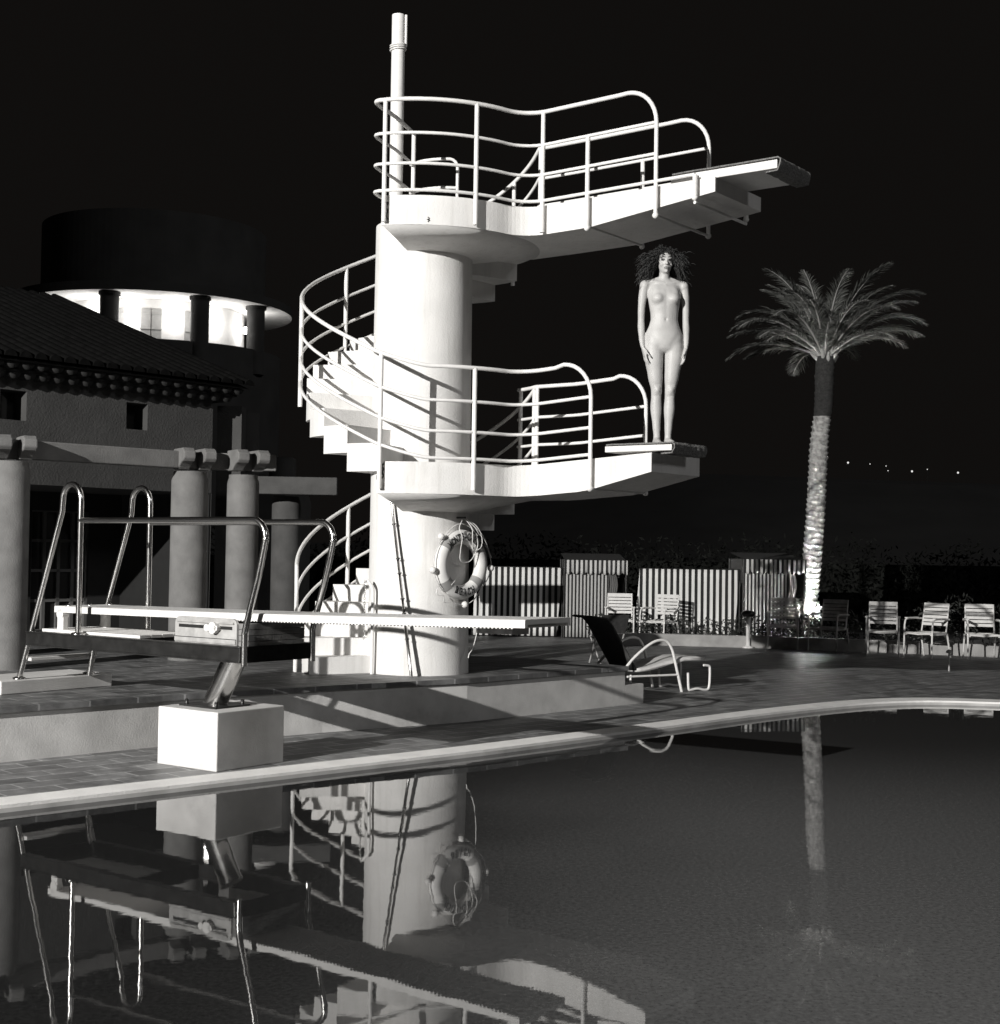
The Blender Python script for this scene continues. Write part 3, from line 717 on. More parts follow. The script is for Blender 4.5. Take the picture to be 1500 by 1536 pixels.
def limb(mb, P, R, n=16, sub=4):
    pts = [Vector(p) for p in P]; cs = catmull(pts, sub); rs = []
    for i in range(len(R)-1):
        for k in range(sub): t = k/sub; t = t*t*(3-2*t); rs.append(R[i]+(R[i+1]-R[i])*t)
    rs.append(R[-1]); mb.tube(cs, rs, n)
    mb.ball(pts[0], R[0]*.98, 8); mb.ball(pts[-1], R[-1]*.98, 8)
pf = CC + A*2.53 + B*.36
person = empty('person', (pf.x, pf.y, 2.608), math.atan2(pf.x, -pf.y)*0 + R_(6), label='unclothed woman with big dark curly hair standing upright on the lower platform', cat='person')
mb = MB()
# local frame: x to the photo's right, -y towards the camera
loft(mb, [(0,.0,.845,.085,.06),(0,.0,.875,.158,.088),(0,.002,.92,.176,.105),(0,.004,.97,.180,.112),(0,.0,1.02,.168,.104),(0,-.006,1.08,.141,.092),(0,-.010,1.14,.124,.085),(0,-.008,1.19,.126,.088),(0,-.004,1.26,.138,.097),(0,0,1.33,.149,.102),(0,.005,1.39,.153,.098),(0,.012,1.44,.152,.083),(0,.018,1.475,.128,.064),(0,.022,1.505,.080,.052),(0,.022,1.53,.05,.045)])
loft(mb, [(0,.020,1.49,.056,.054),(0,.014,1.53,.047,.049),(0,.008,1.57,.046,.048),(0,.002,1.62,.048,.055)])
for s in (-1, 1):       # softly rounded chest and seat
    ell(mb, (s*.070, -.066, 1.325), .062, .050, .056); ell(mb, (s*.070, -.052, 1.37), .056, .036, .070)
    ell(mb, (s*.078, .060, .93), .085, .075, .095)
    limb(mb, [(s*.092,.0,.90),(s*.088,-.004,.78),(s*.076,-.006,.64),(s*.064,-.008,.51),(s*.063,.006,.44),(s*.062,.014,.345),(s*.056,.012,.20),(s*.052,.010,.10),(s*.052,.010,.06)],
         [.090,.083,.068,.050,.046,.051,.037,.030,.032])
    ell(mb, (s*.063,-.040,.505), .030,.024,.036)
    # collar bone, shoulder
    limb(mb, [(s*.02,-.035,1.476),(s*.09,-.024,1.486),(s*.165,.0,1.482)], [.010,.012,.024], 10); limb(mb, [(s*.05,.02,1.51),(s*.13,.012,1.478),(s*.18,.010,1.455)], [.03,.034,.036], 12)
    ell(mb, (s*.178,.012,1.452), .047,.050,.050)
    limb(mb, [(s*.182,.010,1.45),(s*.196,.012,1.36),(s*.204,.018,1.25),(s*.206,.020,1.145),(s*.207,.008,1.07),(s*.205,-.012,.97),(s*.201,-.028,.895)], [.042,.038,.033,.030,.032,.026,.0185], 14)
    # hand: flat palm, four fingers and a thumb, turned in towards the thigh
    wx, wy, wz = s*.200, -.030, .895
    fx = -s*.26
    def hp(d, across, out=0): return (wx + fx*d + s*out*.9, wy - across - .10*d, wz - d)
    hx = [ (hp(.0,-.012), hp(.085,-.030)), (hp(.0,.0), hp(.092,-.010)), (hp(.0,.006), hp(.090,.012)), (hp(.0,.012), hp(.083,.032)) ]
    for a_, b_ in hx: limb(mb, [a_, b_], [.014,.0125], 10, 3)
    for (b0_, L_, cr) in ((-.034,.058,.010),(-.012,.072,.004),(.012,.076,.002),(.034,.066,.0)):
        limb(mb, [hp(.082,b0_*.9), hp(.082+L_*.45,b0_*1.12,.004), hp(.082+L_*.8,b0_*1.25,.001), hp(.082+L_,b0_*1.3,-.006-cr)], [.0100,.0094,.0086,.0072], 10, 3)
    limb(mb, [hp(.018,.018), hp(.050,.046,-.012), hp(.085,.062,-.026), hp(.105,.064,-.034)], [.013,.0115,.010,.0078], 10, 3)
    # foot
    limb(mb, [(s*.052,.040,.035),(s*.053,.0,.045),(s*.056,-.06,.032),(s*.062,-.125,.020),(s*.064,-.155,.015)], [.034,.035,.031,.026,.016], 14)
    for k, (dx, L_, r_) in enumerate(((-.020,.200,.0125),(-.004,.196,.009),(.008,.188,.0085),(.019,.178,.008),(.029,.165,.008))):
        limb(mb, [(s*(.060)+s*dx,-.12,.018),(s*(.062)+s*dx,-L_+.012,.013),(s*(.062)+s*dx,-L_,.010)], [r_,r_,r_*.85], 8, 2)
# head
hz = 1.665
ell(mb, (0,.012,hz+.028), .073,.092,.088, 16)
loft(mb, [(0,-.030,hz-.105,.016,.016),(0,-.028,hz-.094,.034,.040),(0,-.020,hz-.07,.050,.058),(0,-.014,hz-.03,.061,.072),(0,-.010,hz+.02,.066,.082),(0,-.006,hz+.06,.062,.080)], 24)
limb(mb, [(0,-.088,hz+.018),(0,-.097,hz-.006),(0,-.108,hz-.028)], [.006,.007,.0095], 10)
for s in (-1,1):
    ell(mb, (s*.010,-.096,hz-.030), .009,.009,.007); ell(mb, (s*.034,-.058,hz-.028), .024,.022,.020)
    ell(mb, (s*.069,.010,hz-.005), .010,.020,.030); ell(mb, (s*.028,-.080,hz+.034), .026,.012,.009)
ell(mb, (0,-.083,hz-.056), .024,.014,.007); ell(mb, (0,-.082,hz-.068), .022,.013,.008); ell(mb, (0,-.072,hz-.092), .018,.018,.014)
body = voxel_join(mb, 'body', .0058, 5)
bmb = bmesh.new(); bmb.from_mesh(body)
sel = [v for v in bmb.verts if (abs(v.co.x) < .16 and v.co.y < .03 and 1.20 < v.co.z < 1.52)]
for _ in range(26): bmesh.ops.smooth_vert(bmb, verts=sel, factor=.5, use_axis_x=True, use_axis_y=True, use_axis_z=True)
sel = [v for v in bmb.verts if (abs(v.co.x) < .17 and .80 < v.co.z < 1.12)]
for _ in range(16): bmesh.ops.smooth_vert(bmb, verts=sel, factor=.5, use_axis_x=True, use_axis_y=True, use_axis_z=True)
sel = [v for v in bmb.verts if (abs(v.co.x) < .12 and .3 < v.co.z < .80)]
for _ in range(10): bmesh.ops.smooth_vert(bmb, verts=sel, factor=.5, use_axis_x=True, use_axis_y=True, use_axis_z=True)
def gs(v, c, s): return math.exp(-((v-c)/s)**2)
def seg(x, z, a, b_, s):
    ax, az = a; bx, bz = b_; t = max(0, min(1, ((x-ax)*(bx-ax)+(z-az)*(bz-az))/((bx-ax)**2+(bz-az)**2))); return math.exp(-(((x-ax-t*(bx-ax))**2+(z-az-t*(bz-az))**2)/(s*s)))
for v in bmb.verts:
    x, y, z = v.co; ax = abs(x)
    if y < .02 and ax < .17 and .85 < z < 1.52:
        d = .0022*seg(ax,z,(0,1.12),(0,1.28),.016) + .009*seg(ax,z,(0,1.133),(0,1.141),.009) + .003*seg(ax,z,(0,1.34),(0,1.40),.020)
        d += .0030*seg(ax,z,(.125,1.01),(.05,.91),.022) - .0022*seg(ax,z,(.04,1.27),(.11,1.20),.026) + .0022*seg(ax,z,(.075,1.10),(.075,1.22),.026)
        d += .0030*seg(ax,z,(.02,1.455),(.10,1.462),.012) - .003*seg(ax,z,(.015,1.478),(.12,1.490),.009)
        d -= .012*math.exp(-((ax-.072)/.045)**2-((z-1.318)/(.030 if z < 1.318 else .055))**2)
        v.co.y += d
    if y < 0 and .30 < z < .62:
        for cx in (-.063,.063):
            v.co.y += .005*math.exp(-(((x-cx)**2)/(.034**2)+((z-.452)/.014)**2)) + .004*math.exp(-(((x-cx)**2)/(.034**2)+((z-.552)/.016)**2)) - .004*math.exp(-(((x-cx)**2)/(.020**2)+((z-.505)/.024)**2))
bmb.to_mesh(body); bmb.free()
body.materials.clear(); body.materials.append(M['skin']); body.materials.append(M['skindark']); body.materials.append(M['lips'])
for p in body.polygons:
    p.use_smooth = True; c = p.center
    if c.y < -.045 and c.z > hz-.1:
        for s in (-1,1):
            if ((c.x-s*.029)/.0175)**2 + ((c.z-(hz+.010))/.0085)**2 < 1: p.material_index = 1
            if ((c.x-s*.031)/.023)**2 + ((c.z-(hz+.034+.004*(1-abs(c.x-s*.03)/.02)))/.0050)**2 < 1: p.material_index = 1
        if (c.x/.023)**2 + ((c.z-(hz-.062))/.0115)**2 < 1 and c.y < -.07: p.material_index = 2
bo = bpy.data.objects.new('body', body); COL.objects.link(bo); bo.parent = person
# curly hair: many corkscrew locks
rnd = random.Random(3); mb = MB(); hc = Vector((0,.035,hz+.035))
for i in range(1500):
    u = rnd.uniform(-.75,1); th_ = rnd.uniform(0, 2*math.pi)
    d = Vector((math.cos(th_)*math.sqrt(1-u*u), math.sin(th_)*math.sqrt(1-u*u), u))
    if d.y < -.22 and abs(d.x) < .72 and d.z < .62: continue
    st = Vector((d.x*.074, .012+d.y*.092, hz+.030+d.z*.086))
    out = Vector((d.x*.74, d.y*.8+.08, d.z*.62-.08)).normalized(); L_ = rnd.uniform(.075,.175)*(1.25 if abs(d.x) > .5 and d.z < .5 else 1)
    if d.z > .55: L_ *= .72
    if d.y < -.15: L_ *= .75
    if d.y < -.1 and abs(d.x) < .8 : out = (out + Vector((math.copysign(.7,d.x),0,.25))).normalized()
    P = []; N = 13; ph0 = rnd.uniform(0,6.3); sp0 = rnd.uniform(.006,.014); e1 = out.cross(Vector((0,0,1)))
    e1 = e1.normalized() if e1.length > .01 else Vector((1,0,0)); e2 = out.cross(e1); droop = rnd.uniform(.02,.14)
    for k in range(N):
        t = k/(N-1); g = t*t*droop; q = st + out*(L_*t) + Vector((0,0,-g)) + (e1*math.cos(ph0+t*15)+e2*math.sin(ph0+t*15))*sp0*min(1,t*3)
        P.append(q)
    mb.tube(P, [.0020+.0018*math.sin(math.pi*min(1,k/(N-1)+.1)) for k in range(N)], 4)
ell(mb, (0,.034,hz+.048), .082,.088,.086)
mb.build('hair', 'hair', person)

# ------------------------------------------------------------------ pergola and villa on the left
def unit(v): v = Vector((v.x,v.y,0)); return v.normalized()
c1 = onz(12,1003,zt); c2 = onz(283,990,zt); c1 = Vector((-4.72,13.7,0)); c2 = Vector((-3.30,15.15,0)); c3 = Vector((-2.76,15.3,0)); c4 = Vector((-2.98,19.9,0))
pdir = unit(c2-c1); pn = Vector((-pdir.y,pdir.x,0))
pg = empty('pergola', (c2.x,c2.y,zt), label='pale stone pergola of thick round columns carrying beams with carved double ends', cat='pergola')
def pb(mb, name, m, parent=None, **k):
    for i, v in enumerate(mb.v): mb.v[i] = (v[0]-c2.x, v[1]-c2.y, v[2]-zt)
    return mb.build(name, m, parent or pg, **k)
def pcol(c, zt2, r=.192, m='stone'):
    mb = MB(); mb.lathe([(r*1.0,zt),(r*1.01,1.0),(r,zt2-.10),(r*.97,zt2-.07),(r*.90,zt2-.035),(r*.90,zt2)], (c.x,c.y,0), 48); mb.lathe([(r*.9,zt2),(.001,zt2)], (c.x,c.y,0), 48)
    pb(mb, 'column', m)
zb_ = 2.43
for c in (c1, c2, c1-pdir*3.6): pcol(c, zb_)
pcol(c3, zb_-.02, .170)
M['stone2'] = mat('shaded_stone', .07, .9, var=.2, scale=5, bump=.25, bscale=70)  # pergola stone with the far column's and beam's shade put into the colour
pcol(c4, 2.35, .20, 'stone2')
bd = (pn*.96 - pdir*.0).normalized()            # cross beams with stepped ends point out over each column
b0 = c1-pdir*4.2; b1 = c2+pdir*.15
def beam(p, q, w_, z0, z1, name='beam', m='stone'):
    d = q-p; c = (p+q)/2; mb = MB(); mb.box((c.x,c.y,(z0+z1)/2), d.length, w_, z1-z0, d, Vector((-d.y,d.x,0)).normalized()); return pb(mb, name, m, bevel=.012)
beam(b0+pn*.02, b1+pn*.02, .17, zb_+.03, zb_+.21); beam(c2+pdir*.05+pn*.1, c3+unit(c3-c2)*.35, .17, zb_+.03, zb_+.21)
def corbel(c, dirn, side):
    """moulded beam end sticking out over the column"""
    prof = [(0,.02),(.0,.24),(.30,.24),(.36,.20),(.36,.13),(.33,.10),(.26,.085),(.20,.05),(.16,.02)]
    n = len(prof); s = Vector((-dirn.y,dirn.x,0)); w_ = .065
    for off in side:
        mb = MB(); vs = [c + dirn*(x-.08) + s*(off+e_) + Vector((0,0,zb_+z_)) for e_ in (-w_, w_) for x, z_ in prof]
        mb.add(vs, [list(range(n)), list(range(n,2*n))[::-1]] + [(i,(i+1)%n,n+(i+1)%n,n+i) for i in range(n)]); pb(mb, 'beam_end', 'stone', bevel=.012)
cd_ = Vector((-.10,-1,0)).normalized()
cd2 = (-pn*.9-pdir*.25).normalized()
for c in (c1, c2, c3): corbel(c+Vector((.02,0,0)), cd2, (-.115,.115))
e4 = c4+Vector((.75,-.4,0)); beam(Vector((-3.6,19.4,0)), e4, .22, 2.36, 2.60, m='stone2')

# villa: wall set back behind the pergola, tiled eaves, deep little windows
vdir = Vector((.643,.766,0)); vn = Vector((-.766,.643,0)); v0 = Vector((-5.96,17.0,0)); v1 = v0+vdir*3.15; vs_ = v0-vdir*8
vl = empty('villa', (v1.x,v1.y,zt), label='dim stuccoed villa with scalloped tiled eaves and small deep windows behind the stone pergola', cat='villa')
def vb(mb, name, m, parent=None, **k):
    for i, v in enumerate(mb.v): mb.v[i] = (v[0]-v1.x, v[1]-v1.y, v[2]-zt)
    return mb.build(name, m, parent or vl, **k)
ze = 3.80
# front wall with real window openings
L_ = (v1-vs_).length
def wp(s, z, back=0): p = v1 - vdir*s + vn*back; return Vector((p.x,p.y,z))
def s_of(px, z=3):   # distance along the wall for a photo column
    d = ray(px, 600); t = (Vector((v1.x,v1.y))-Vector((0,0))); # solve  v1 - vdir*s = k*d
    det = d.x*(vdir.y) - d.y*(vdir.x); return (d.x*v1.y - d.y*v1.x)/det
wins = []
for (x0, x1, y0, y1) in ((190,222,603,643),(0,40,583,628)):
    sA, sB = s_of(x1), s_of(x0); dA = v1-vdir*sA
    zA = onY(x0, y0, (v1-vdir*sB).y).z; zB = onY(x0, y1, (v1-vdir*sB).y).z; wins.append((sA, sB, zB, zA))
wins.append((wins[1][0]+1.75, wins[1][1]+1.75, wins[1][2], wins[1][3]))
doors = [(s_of(112)*1.0, s_of(38)*1.0, zt, 2.25), (s_of(268), s_of(182), zt, 2.1)]
cuts = sorted(set([0, L_] + [x for w_ in wins+doors for x in w_[:2]])); ZLG, BK = 2.36, 2.0
zs = sorted(set([zt, ze, ZLG] + [x for w_ in wins+doors for x in w_[2:]]))
mb = MB(); TH = .30; low = []
def isopen(s, z): return any(w_[0] < s < w_[1] and w_[2] < z < w_[3] for w_ in wins+doors)
for i in range(len(cuts)-1):
    for j in range(len(zs)-1):
        sm_, zm = (cuts[i]+cuts[i+1])/2, (zs[j]+zs[j+1])/2
        if isopen(sm_, zm): continue
        if zm < ZLG: low.append((i,j)); continue
        mb.add([wp(cuts[i],zs[j]), wp(cuts[i+1],zs[j]), wp(cuts[i+1],zs[j+1]), wp(cuts[i],zs[j+1])], [(0,1,2,3)])
for (a_, b_, z0, z1) in wins:
    for (p, q) in (((a_,z0),(a_,z1)),((b_,z0),(b_,z1)),((a_,z0),(b_,z0)),((a_,z1),(b_,z1))):
        mb.add([wp(p[0],p[1]), wp(q[0],q[1]), wp(q[0],q[1],TH), wp(p[0],p[1],TH)], [(0,1,2,3)])
mb.add([wp(0,zt), wp(0,ze), wp(0,ze,5), wp(0,zt,5)], [(0,1,2,3)]); mb.add([wp(L_,zt), wp(L_,ze), wp(L_,ze,5), wp(L_,zt,5)], [(0,1,2,3)])
mb.add([wp(0,ZLG), wp(L_,ZLG), wp(L_,ZLG,BK+.01), wp(0,ZLG,BK+.01)], [(0,1,2,3)])
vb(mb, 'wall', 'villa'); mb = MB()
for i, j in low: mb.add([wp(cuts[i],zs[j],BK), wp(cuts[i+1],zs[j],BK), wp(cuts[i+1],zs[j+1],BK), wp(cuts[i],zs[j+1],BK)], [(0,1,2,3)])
M['recess'] = mat('loggia_render_shade', .010, .9, var=.2)  # wall render darkened, the loggia's shade is in the colour
mb.add([wp(.03,zt), wp(.03,zt,BK), wp(.03,ZLG,BK), wp(.03,ZLG)], [(0,1,2,3)])  # added panel in the same darkened colour, covers the lit end face
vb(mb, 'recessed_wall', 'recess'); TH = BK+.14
for (a_, b_, z0, z1) in wins:
    mb = MB(); mb.add([wp(a_,z0,.28), wp(b_,z0,.28), wp(b_,z1,.28), wp(a_,z1,.28)], [(0,1,2,3)]); vb(mb, 'window', 'glass')
for (a_, b_, z0, z1) in doors:
    mb = MB(); mb.add([wp(a_,z0,TH-.06), wp(b_,z0,TH-.06), wp(b_,z1,TH-.06), wp(a_,z1,TH-.06)], [(0,1,2,3)]); dd = vb(mb, 'door', 'glass')
    mb = MB(); w2 = b_-a_
    def bar(sa, sb, za, zb2):
        c = wp((sa+sb)/2, (za+zb2)/2, TH-.085); mb.box(c, abs(sb-sa), .04, abs(zb2-za), vdir, vn)
    for k in range(5): x = a_+w2*k/4; bar(x-.025, x+.025, z0, z1)
    for k in range(5): z = z0+(z1-z0)*k/4.0; bar(a_, b_, z-.02, z+.02)
    vb(mb, 'door_frame', 'frame', dd)
# pilaster / chimney breast to the right of the corner
q0 = onY(336,600,20.0); q1 = onY(381,600,20.6)
mb = MB(); mb.lathe([(.20,zt),(.20,3.55)], (onY(368,640,20.4).x,20.4,0), 32); c = onY(349,640,20.1); mb.box((c.x,c.y,2.0), .34,.5,3.2); vb(mb, 'buttress', 'villa')
# roof: sloping tile sheet with half-round ends
rf = MB(); ov = .35; slope = math.tan(R_(19.5)); D_ = 4.4
def rp(s, d): p = wp(s, ze+.05+slope*(d+ov), d); return p
rf.add([rp(-.35,-ov), rp(L_,-ov), rp(L_,D_), rp(-.35,D_)], [(0,1,2,3)]); rf.add([rp(-.35,-ov)-Vector((0,0,.06)), rp(L_,-ov)-Vector((0,0,.06)), rp(L_,D_)-Vector((0,0,.06)), rp(-.35,D_)-Vector((0,0,.06))], [(0,1,2,3)])
rf.add([rp(-.35,D_), rp(L_,D_), rp(L_,D_)-Vector((0,0,2)), rp(-.35,D_)-Vector((0,0,2))], [(0,1,2,3)])
ns = int((L_+.35)/.20)
for i in range(ns):
    s_ = -.32+i*.20; P0, P1 = rp(s_, -ov-.03), rp(s_, D_)
    vs = []; 
    for (P_, r_) in ((P0,.085),(P1,.075)):
        for k in range(9): t = math.pi*k/8; vs.append(P_ + vdir*(r_*math.cos(t)) + Vector((0,0,r_*math.sin(t)*.9)))
    rf.add(vs, [(k,k+1,10+k,9+k) for k in range(8)], True); rf.add(vs[:9], [list(range(9))])
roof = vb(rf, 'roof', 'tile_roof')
cn = MB()      # two rows of genoise tiles under the eave
for row, (dz, bk) in enumerate(((-.015,-.20),(-.12,-.08))):
    for i in range(ns):
        s_ = -.20+i*.20+(.10 if row else 0); c = wp(s_, ze+dz, bk)
        vs = [c + vn*e_ + vdir*(.082*math.cos(math.pi*k/8)) - Vector((0,0,.075*math.sin(math.pi*k/8))) for e_ in (-.10,.22) for k in range(9)]
        cn.add(vs, [(k,k+1,10+k,9+k) for k in range(8)] + [list(range(9))], True)
    a_ = wp(-.25, ze+dz+.02, bk+.04); b_ = wp(L_, ze+dz+.02, bk+.04); c = (a_+b_)/2; cn.box(c, L_+.25, .30, .03, vdir, vn)
M['eave'] = mat('eave_tile', .017, .9, var=.3, scale=9)
vb(cn, 'eave_tile', 'eave', roof)
# low vaulted annexe behind the pergola's far end
ax_c = onY(395,700,22.0)
mb = MB(); mb.tube([(ax_c.x,21.6,2.35-.02),(ax_c.x,24.5,2.33)], .42, 32); mb.box((ax_c.x,23,1.2), .84,2.9,2.2); an = mb.build('annexe', 'villa'); tag(an, 'small round-vaulted annexe beyond the far end of the stone pergola', 'annexe')
q = onY(425,650,23.5); mb = MB(); mb.lathe([(.22,-2.4),(.22,.25),(.17,.28),(.001,.28)], (0,0,0), 28); o = mb.build('chimney', 'villa'); o.location = (q.x,q.y,zt+2.4); tag(o, 'plain round chimney shaft rising behind the vaulted annexe', 'chimney')

# ------------------------------------------------------------------ round pavilion with its lit loggia
RD = 60.0; rcx = onY(232,450,RD).x
rt = empty('rotunda', (rcx,RD,zt), label='round pavilion with a brightly lit columned loggia above the villa roof', cat='pavilion')
def rbz(mb, name, m, parent=None, **k):
    for i, v in enumerate(mb.v): mb.v[i] = (v[0], v[1], v[2]-zt)
    return mb.build(name, m, parent or rt, **k)
RS = 5.75; zso = onY(432,474,RD).z; zpa = onY(340,509,RD-5.2).z
M['loggia'] = mat('loggia_white', .72, .8, var=.05)
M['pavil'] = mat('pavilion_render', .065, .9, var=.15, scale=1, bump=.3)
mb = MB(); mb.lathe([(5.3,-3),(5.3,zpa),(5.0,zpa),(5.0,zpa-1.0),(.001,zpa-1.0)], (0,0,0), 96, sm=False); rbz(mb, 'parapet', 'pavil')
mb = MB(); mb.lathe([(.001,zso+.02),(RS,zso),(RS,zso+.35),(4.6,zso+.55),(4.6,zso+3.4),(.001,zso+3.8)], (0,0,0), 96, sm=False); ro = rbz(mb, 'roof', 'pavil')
ro.data.materials.append(M['loggia'])
for p in ro.data.polygons:
    if p.center.z < zso+.03-zt: p.material_index = 1; 
mb = MB(); mb.lathe([(3.75,zpa-1),(3.75,zso)], (0,0,0), 72); lw = rbz(mb, 'inner_wall', 'loggia')
for px in (30, 82, 212, 350, 400):
    dx = (px-232)/214*5.15*1.0
    if px == 400: a_ = R_(-25)
    elif px == 30: a_ = R_(-160)
    else:
        a_ = -math.acos(max(-1,min(1, dx/5.15)))
    mb = MB(); mb.lathe([(.36,zpa-1),(.36,zso+.01)], (5.15*math.cos(a_),5.15*math.sin(a_),0), 24); mb.lathe([(.42,zso-.12),(.42,zso+.01)], (5.15*math.cos(a_),5.15*math.sin(a_),0), 24); rbz(mb, 'column', 'pavil')
M['pane'] = mat('pale_shutter', .35, .5, var=.1)
for a_ in (-128, -100, -78, -52):
    for dq in (-3.2, 3.2):
        an_ = R_(a_+dq); c = Vector((3.77*math.cos(an_), 3.77*math.sin(an_), (zpa-1+zso)/2-.1)); t_ = Vector((-math.sin(an_), math.cos(an_), 0))
        mb = MB(); mb.box(c, .38, .06, 2.2, t_, Vector((math.cos(an_),math.sin(an_),0)))
        for k in range(4): mb.box(c+Vector((math.cos(an_),math.sin(an_),0))*.04+Vector((0,0,-.9+.6*k)), .40, .04, .05, t_, Vector((math.cos(an_),math.sin(an_),0)))
        rbz(mb, 'window', 'pane')
for a_ in (-142, -113, -90, -64, -38, -10):
    an_ = R_(a_); p = Vector((rcx+4.05*math.cos(an_), RD+4.05*math.sin(an_), zso-.75))
    mb = MB(); mb.ball((p.x-rcx, p.y-RD, p.z), .15, 8); rbz(mb, 'wall_lamp', 'bulb')
    q = Vector((rcx+4.35*math.cos(an_), RD+4.35*math.sin(an_), zso-.75)); point('loggia_lamp', q, LOGGIA, .15)
# ------------------------------------------------------------------ background
rnd = random.Random(11)
def leaves(mb, c, rad, n, size, shell=.35, flat=1.0):
    for i in range(n):
        while True:
            p = Vector((rnd.uniform(-1,1), rnd.uniform(-1,1), rnd.uniform(-1,1)))
            if shell*.5 < p.length < 1 + .0: break
        q = Vector(c) + Vector((p.x*rad[0], p.y*rad[1], p.z*rad[2]))
        a = Vector((rnd.gauss(0,1), rnd.gauss(0,1), rnd.gauss(0,1)*flat)).normalized(); b_ = a.orthogonal().normalized(); b_.rotate(Matrix.Rotation(rnd.uniform(0,6.3), 3, a))
        s = size*rnd.uniform(.6,1.3); c2_ = a.cross(b_)
        mb.add([q-b_*s, q+c2_*s*.35, q+b_*s, q-c2_*s*.35], [(0,1,2,3)])
# low rendered kerb wall behind the chairs, in lengths
kp = [onz(x,y,zd) for x, y in ((905,966.5),(985,968),(1150,972.5),(1330,979),(1500,986.5),(1700,996))]
kdir = [ (kp[i+1]-kp[i]).normalized() for i in range(len(kp)-1)]
mb = MB(); n = len(kp); hb = .20; th = .22
F_ = [Vector((p.x,p.y,0)) for p in kp]; Bk = [p+Vector((-.02,th,0)) for p in F_]
mb.prism([(p.x,p.y) for p in F_]+[(p.x,p.y) for p in reversed(Bk)], zd-.01, zd+hb)
kb = mb.build('kerb_wall', 'kerb'); tag(kb, 'long low pale kerb wall running behind the row of white chairs', 'low wall')
# hedge planted behind it
hd = MB()
for i in range(len(kp)-1):
    L_ = (kp[i+1]-kp[i]).length; m_ = int(L_/.28)
    for k in range(m_):
        q = kp[i]+(kp[i+1]-kp[i])*(k/m_) + Vector((rnd.uniform(-.1,.1), .62+rnd.uniform(-.1,.1), 0)); h_ = .34+.10*noise.noise(Vector((q.x*.7,0,1)))+ (.10 if q.x > 7.2 else 0)
        if q.x < 5.3 : h_ *= .78
        leaves(hd, (q.x,q.y,zd+h_), (.26,.24,h_), 170, .045)
o = hd.build('hedge', 'leaf'); tag(o, 'low dark clipped hedge planted behind the kerb wall', 'hedge')
def stripes(name, light, dark, freq, axis=0, ph=0):
    mt = mat(name, light, .85, var=.1, scale=8); nt = mt.node_tree; b = nt.nodes['Principled BSDF']
    tc = nt.nodes.new('ShaderNodeTexCoord'); sx = nt.nodes.new('ShaderNodeSeparateXYZ'); nt.links.new(tc.outputs['Object'], sx.inputs[0])
    m1 = nt.nodes.new('ShaderNodeMath'); m1.operation = 'MULTIPLY_ADD'; m1.inputs[1].default_value = freq; m1.inputs[2].default_value = ph; nt.links.new(sx.outputs[axis], m1.inputs[0])
    m2 = nt.nodes.new('ShaderNodeMath'); m2.operation = 'FRACT'; nt.links.new(m1.outputs[0], m2.inputs[0])
    m3 = nt.nodes.new('ShaderNodeMath'); m3.operation = 'GREATER_THAN'; m3.inputs[1].default_value = .5; nt.links.new(m2.outputs[0], m3.inputs[0])
    mx = nt.nodes.new('ShaderNodeMix'); mx.data_type = 'RGBA'; mx.inputs[6].default_value = (dark,dark,dark,1); mx.inputs[7].default_value = (light,light*.99,light*.97,1)
    nt.links.new(m3.outputs[0], mx.inputs[0]); nt.links.new(mx.outputs[2], b.inputs['Base Color']); return mt
M['st_wide'] = stripes('canvas_stripes_wide', .85, .015, 1/.112)
M['st_narrow'] = stripes('canvas_stripes_narrow', .5, .015, 1/.066)
def canvas(name, p, q, z0, z1, m, parent, wave=.012, wl=.11, lean=0, scallop=0):
    """hanging cloth from p to q with shallow folds; local x runs along it"""
    d = q-p; L_ = d.length; n = max(8, int(L_/wl*8)); vs = []; rows = 8
    o = MB(); 
    for j in range(rows+1):
        z = z0+(z1-z0)*j/rows
        for i in range(n+1):
            x = L_*i/n; k = 1-j/rows
            zz = z - (scallop*abs(math.sin(math.pi*x/.135)) if (scallop and j == 0) else 0)
            vs.append((x+lean*k, wave*math.sin(2*math.pi*x/wl)*(.3+.7*k)+.01*noise.noise(Vector((x*3,z*3,0))), zz))
    o.add(vs, [(j*(n+1)+i, j*(n+1)+i+1, (j+1)*(n+1)+i+1, (j+1)*(n+1)+i) for j in range(rows) for i in range(n)], True)
    ob = o.build(name, m, parent); s = ob.modifiers.new('t','SOLIDIFY'); s.thickness = .006
    return ob
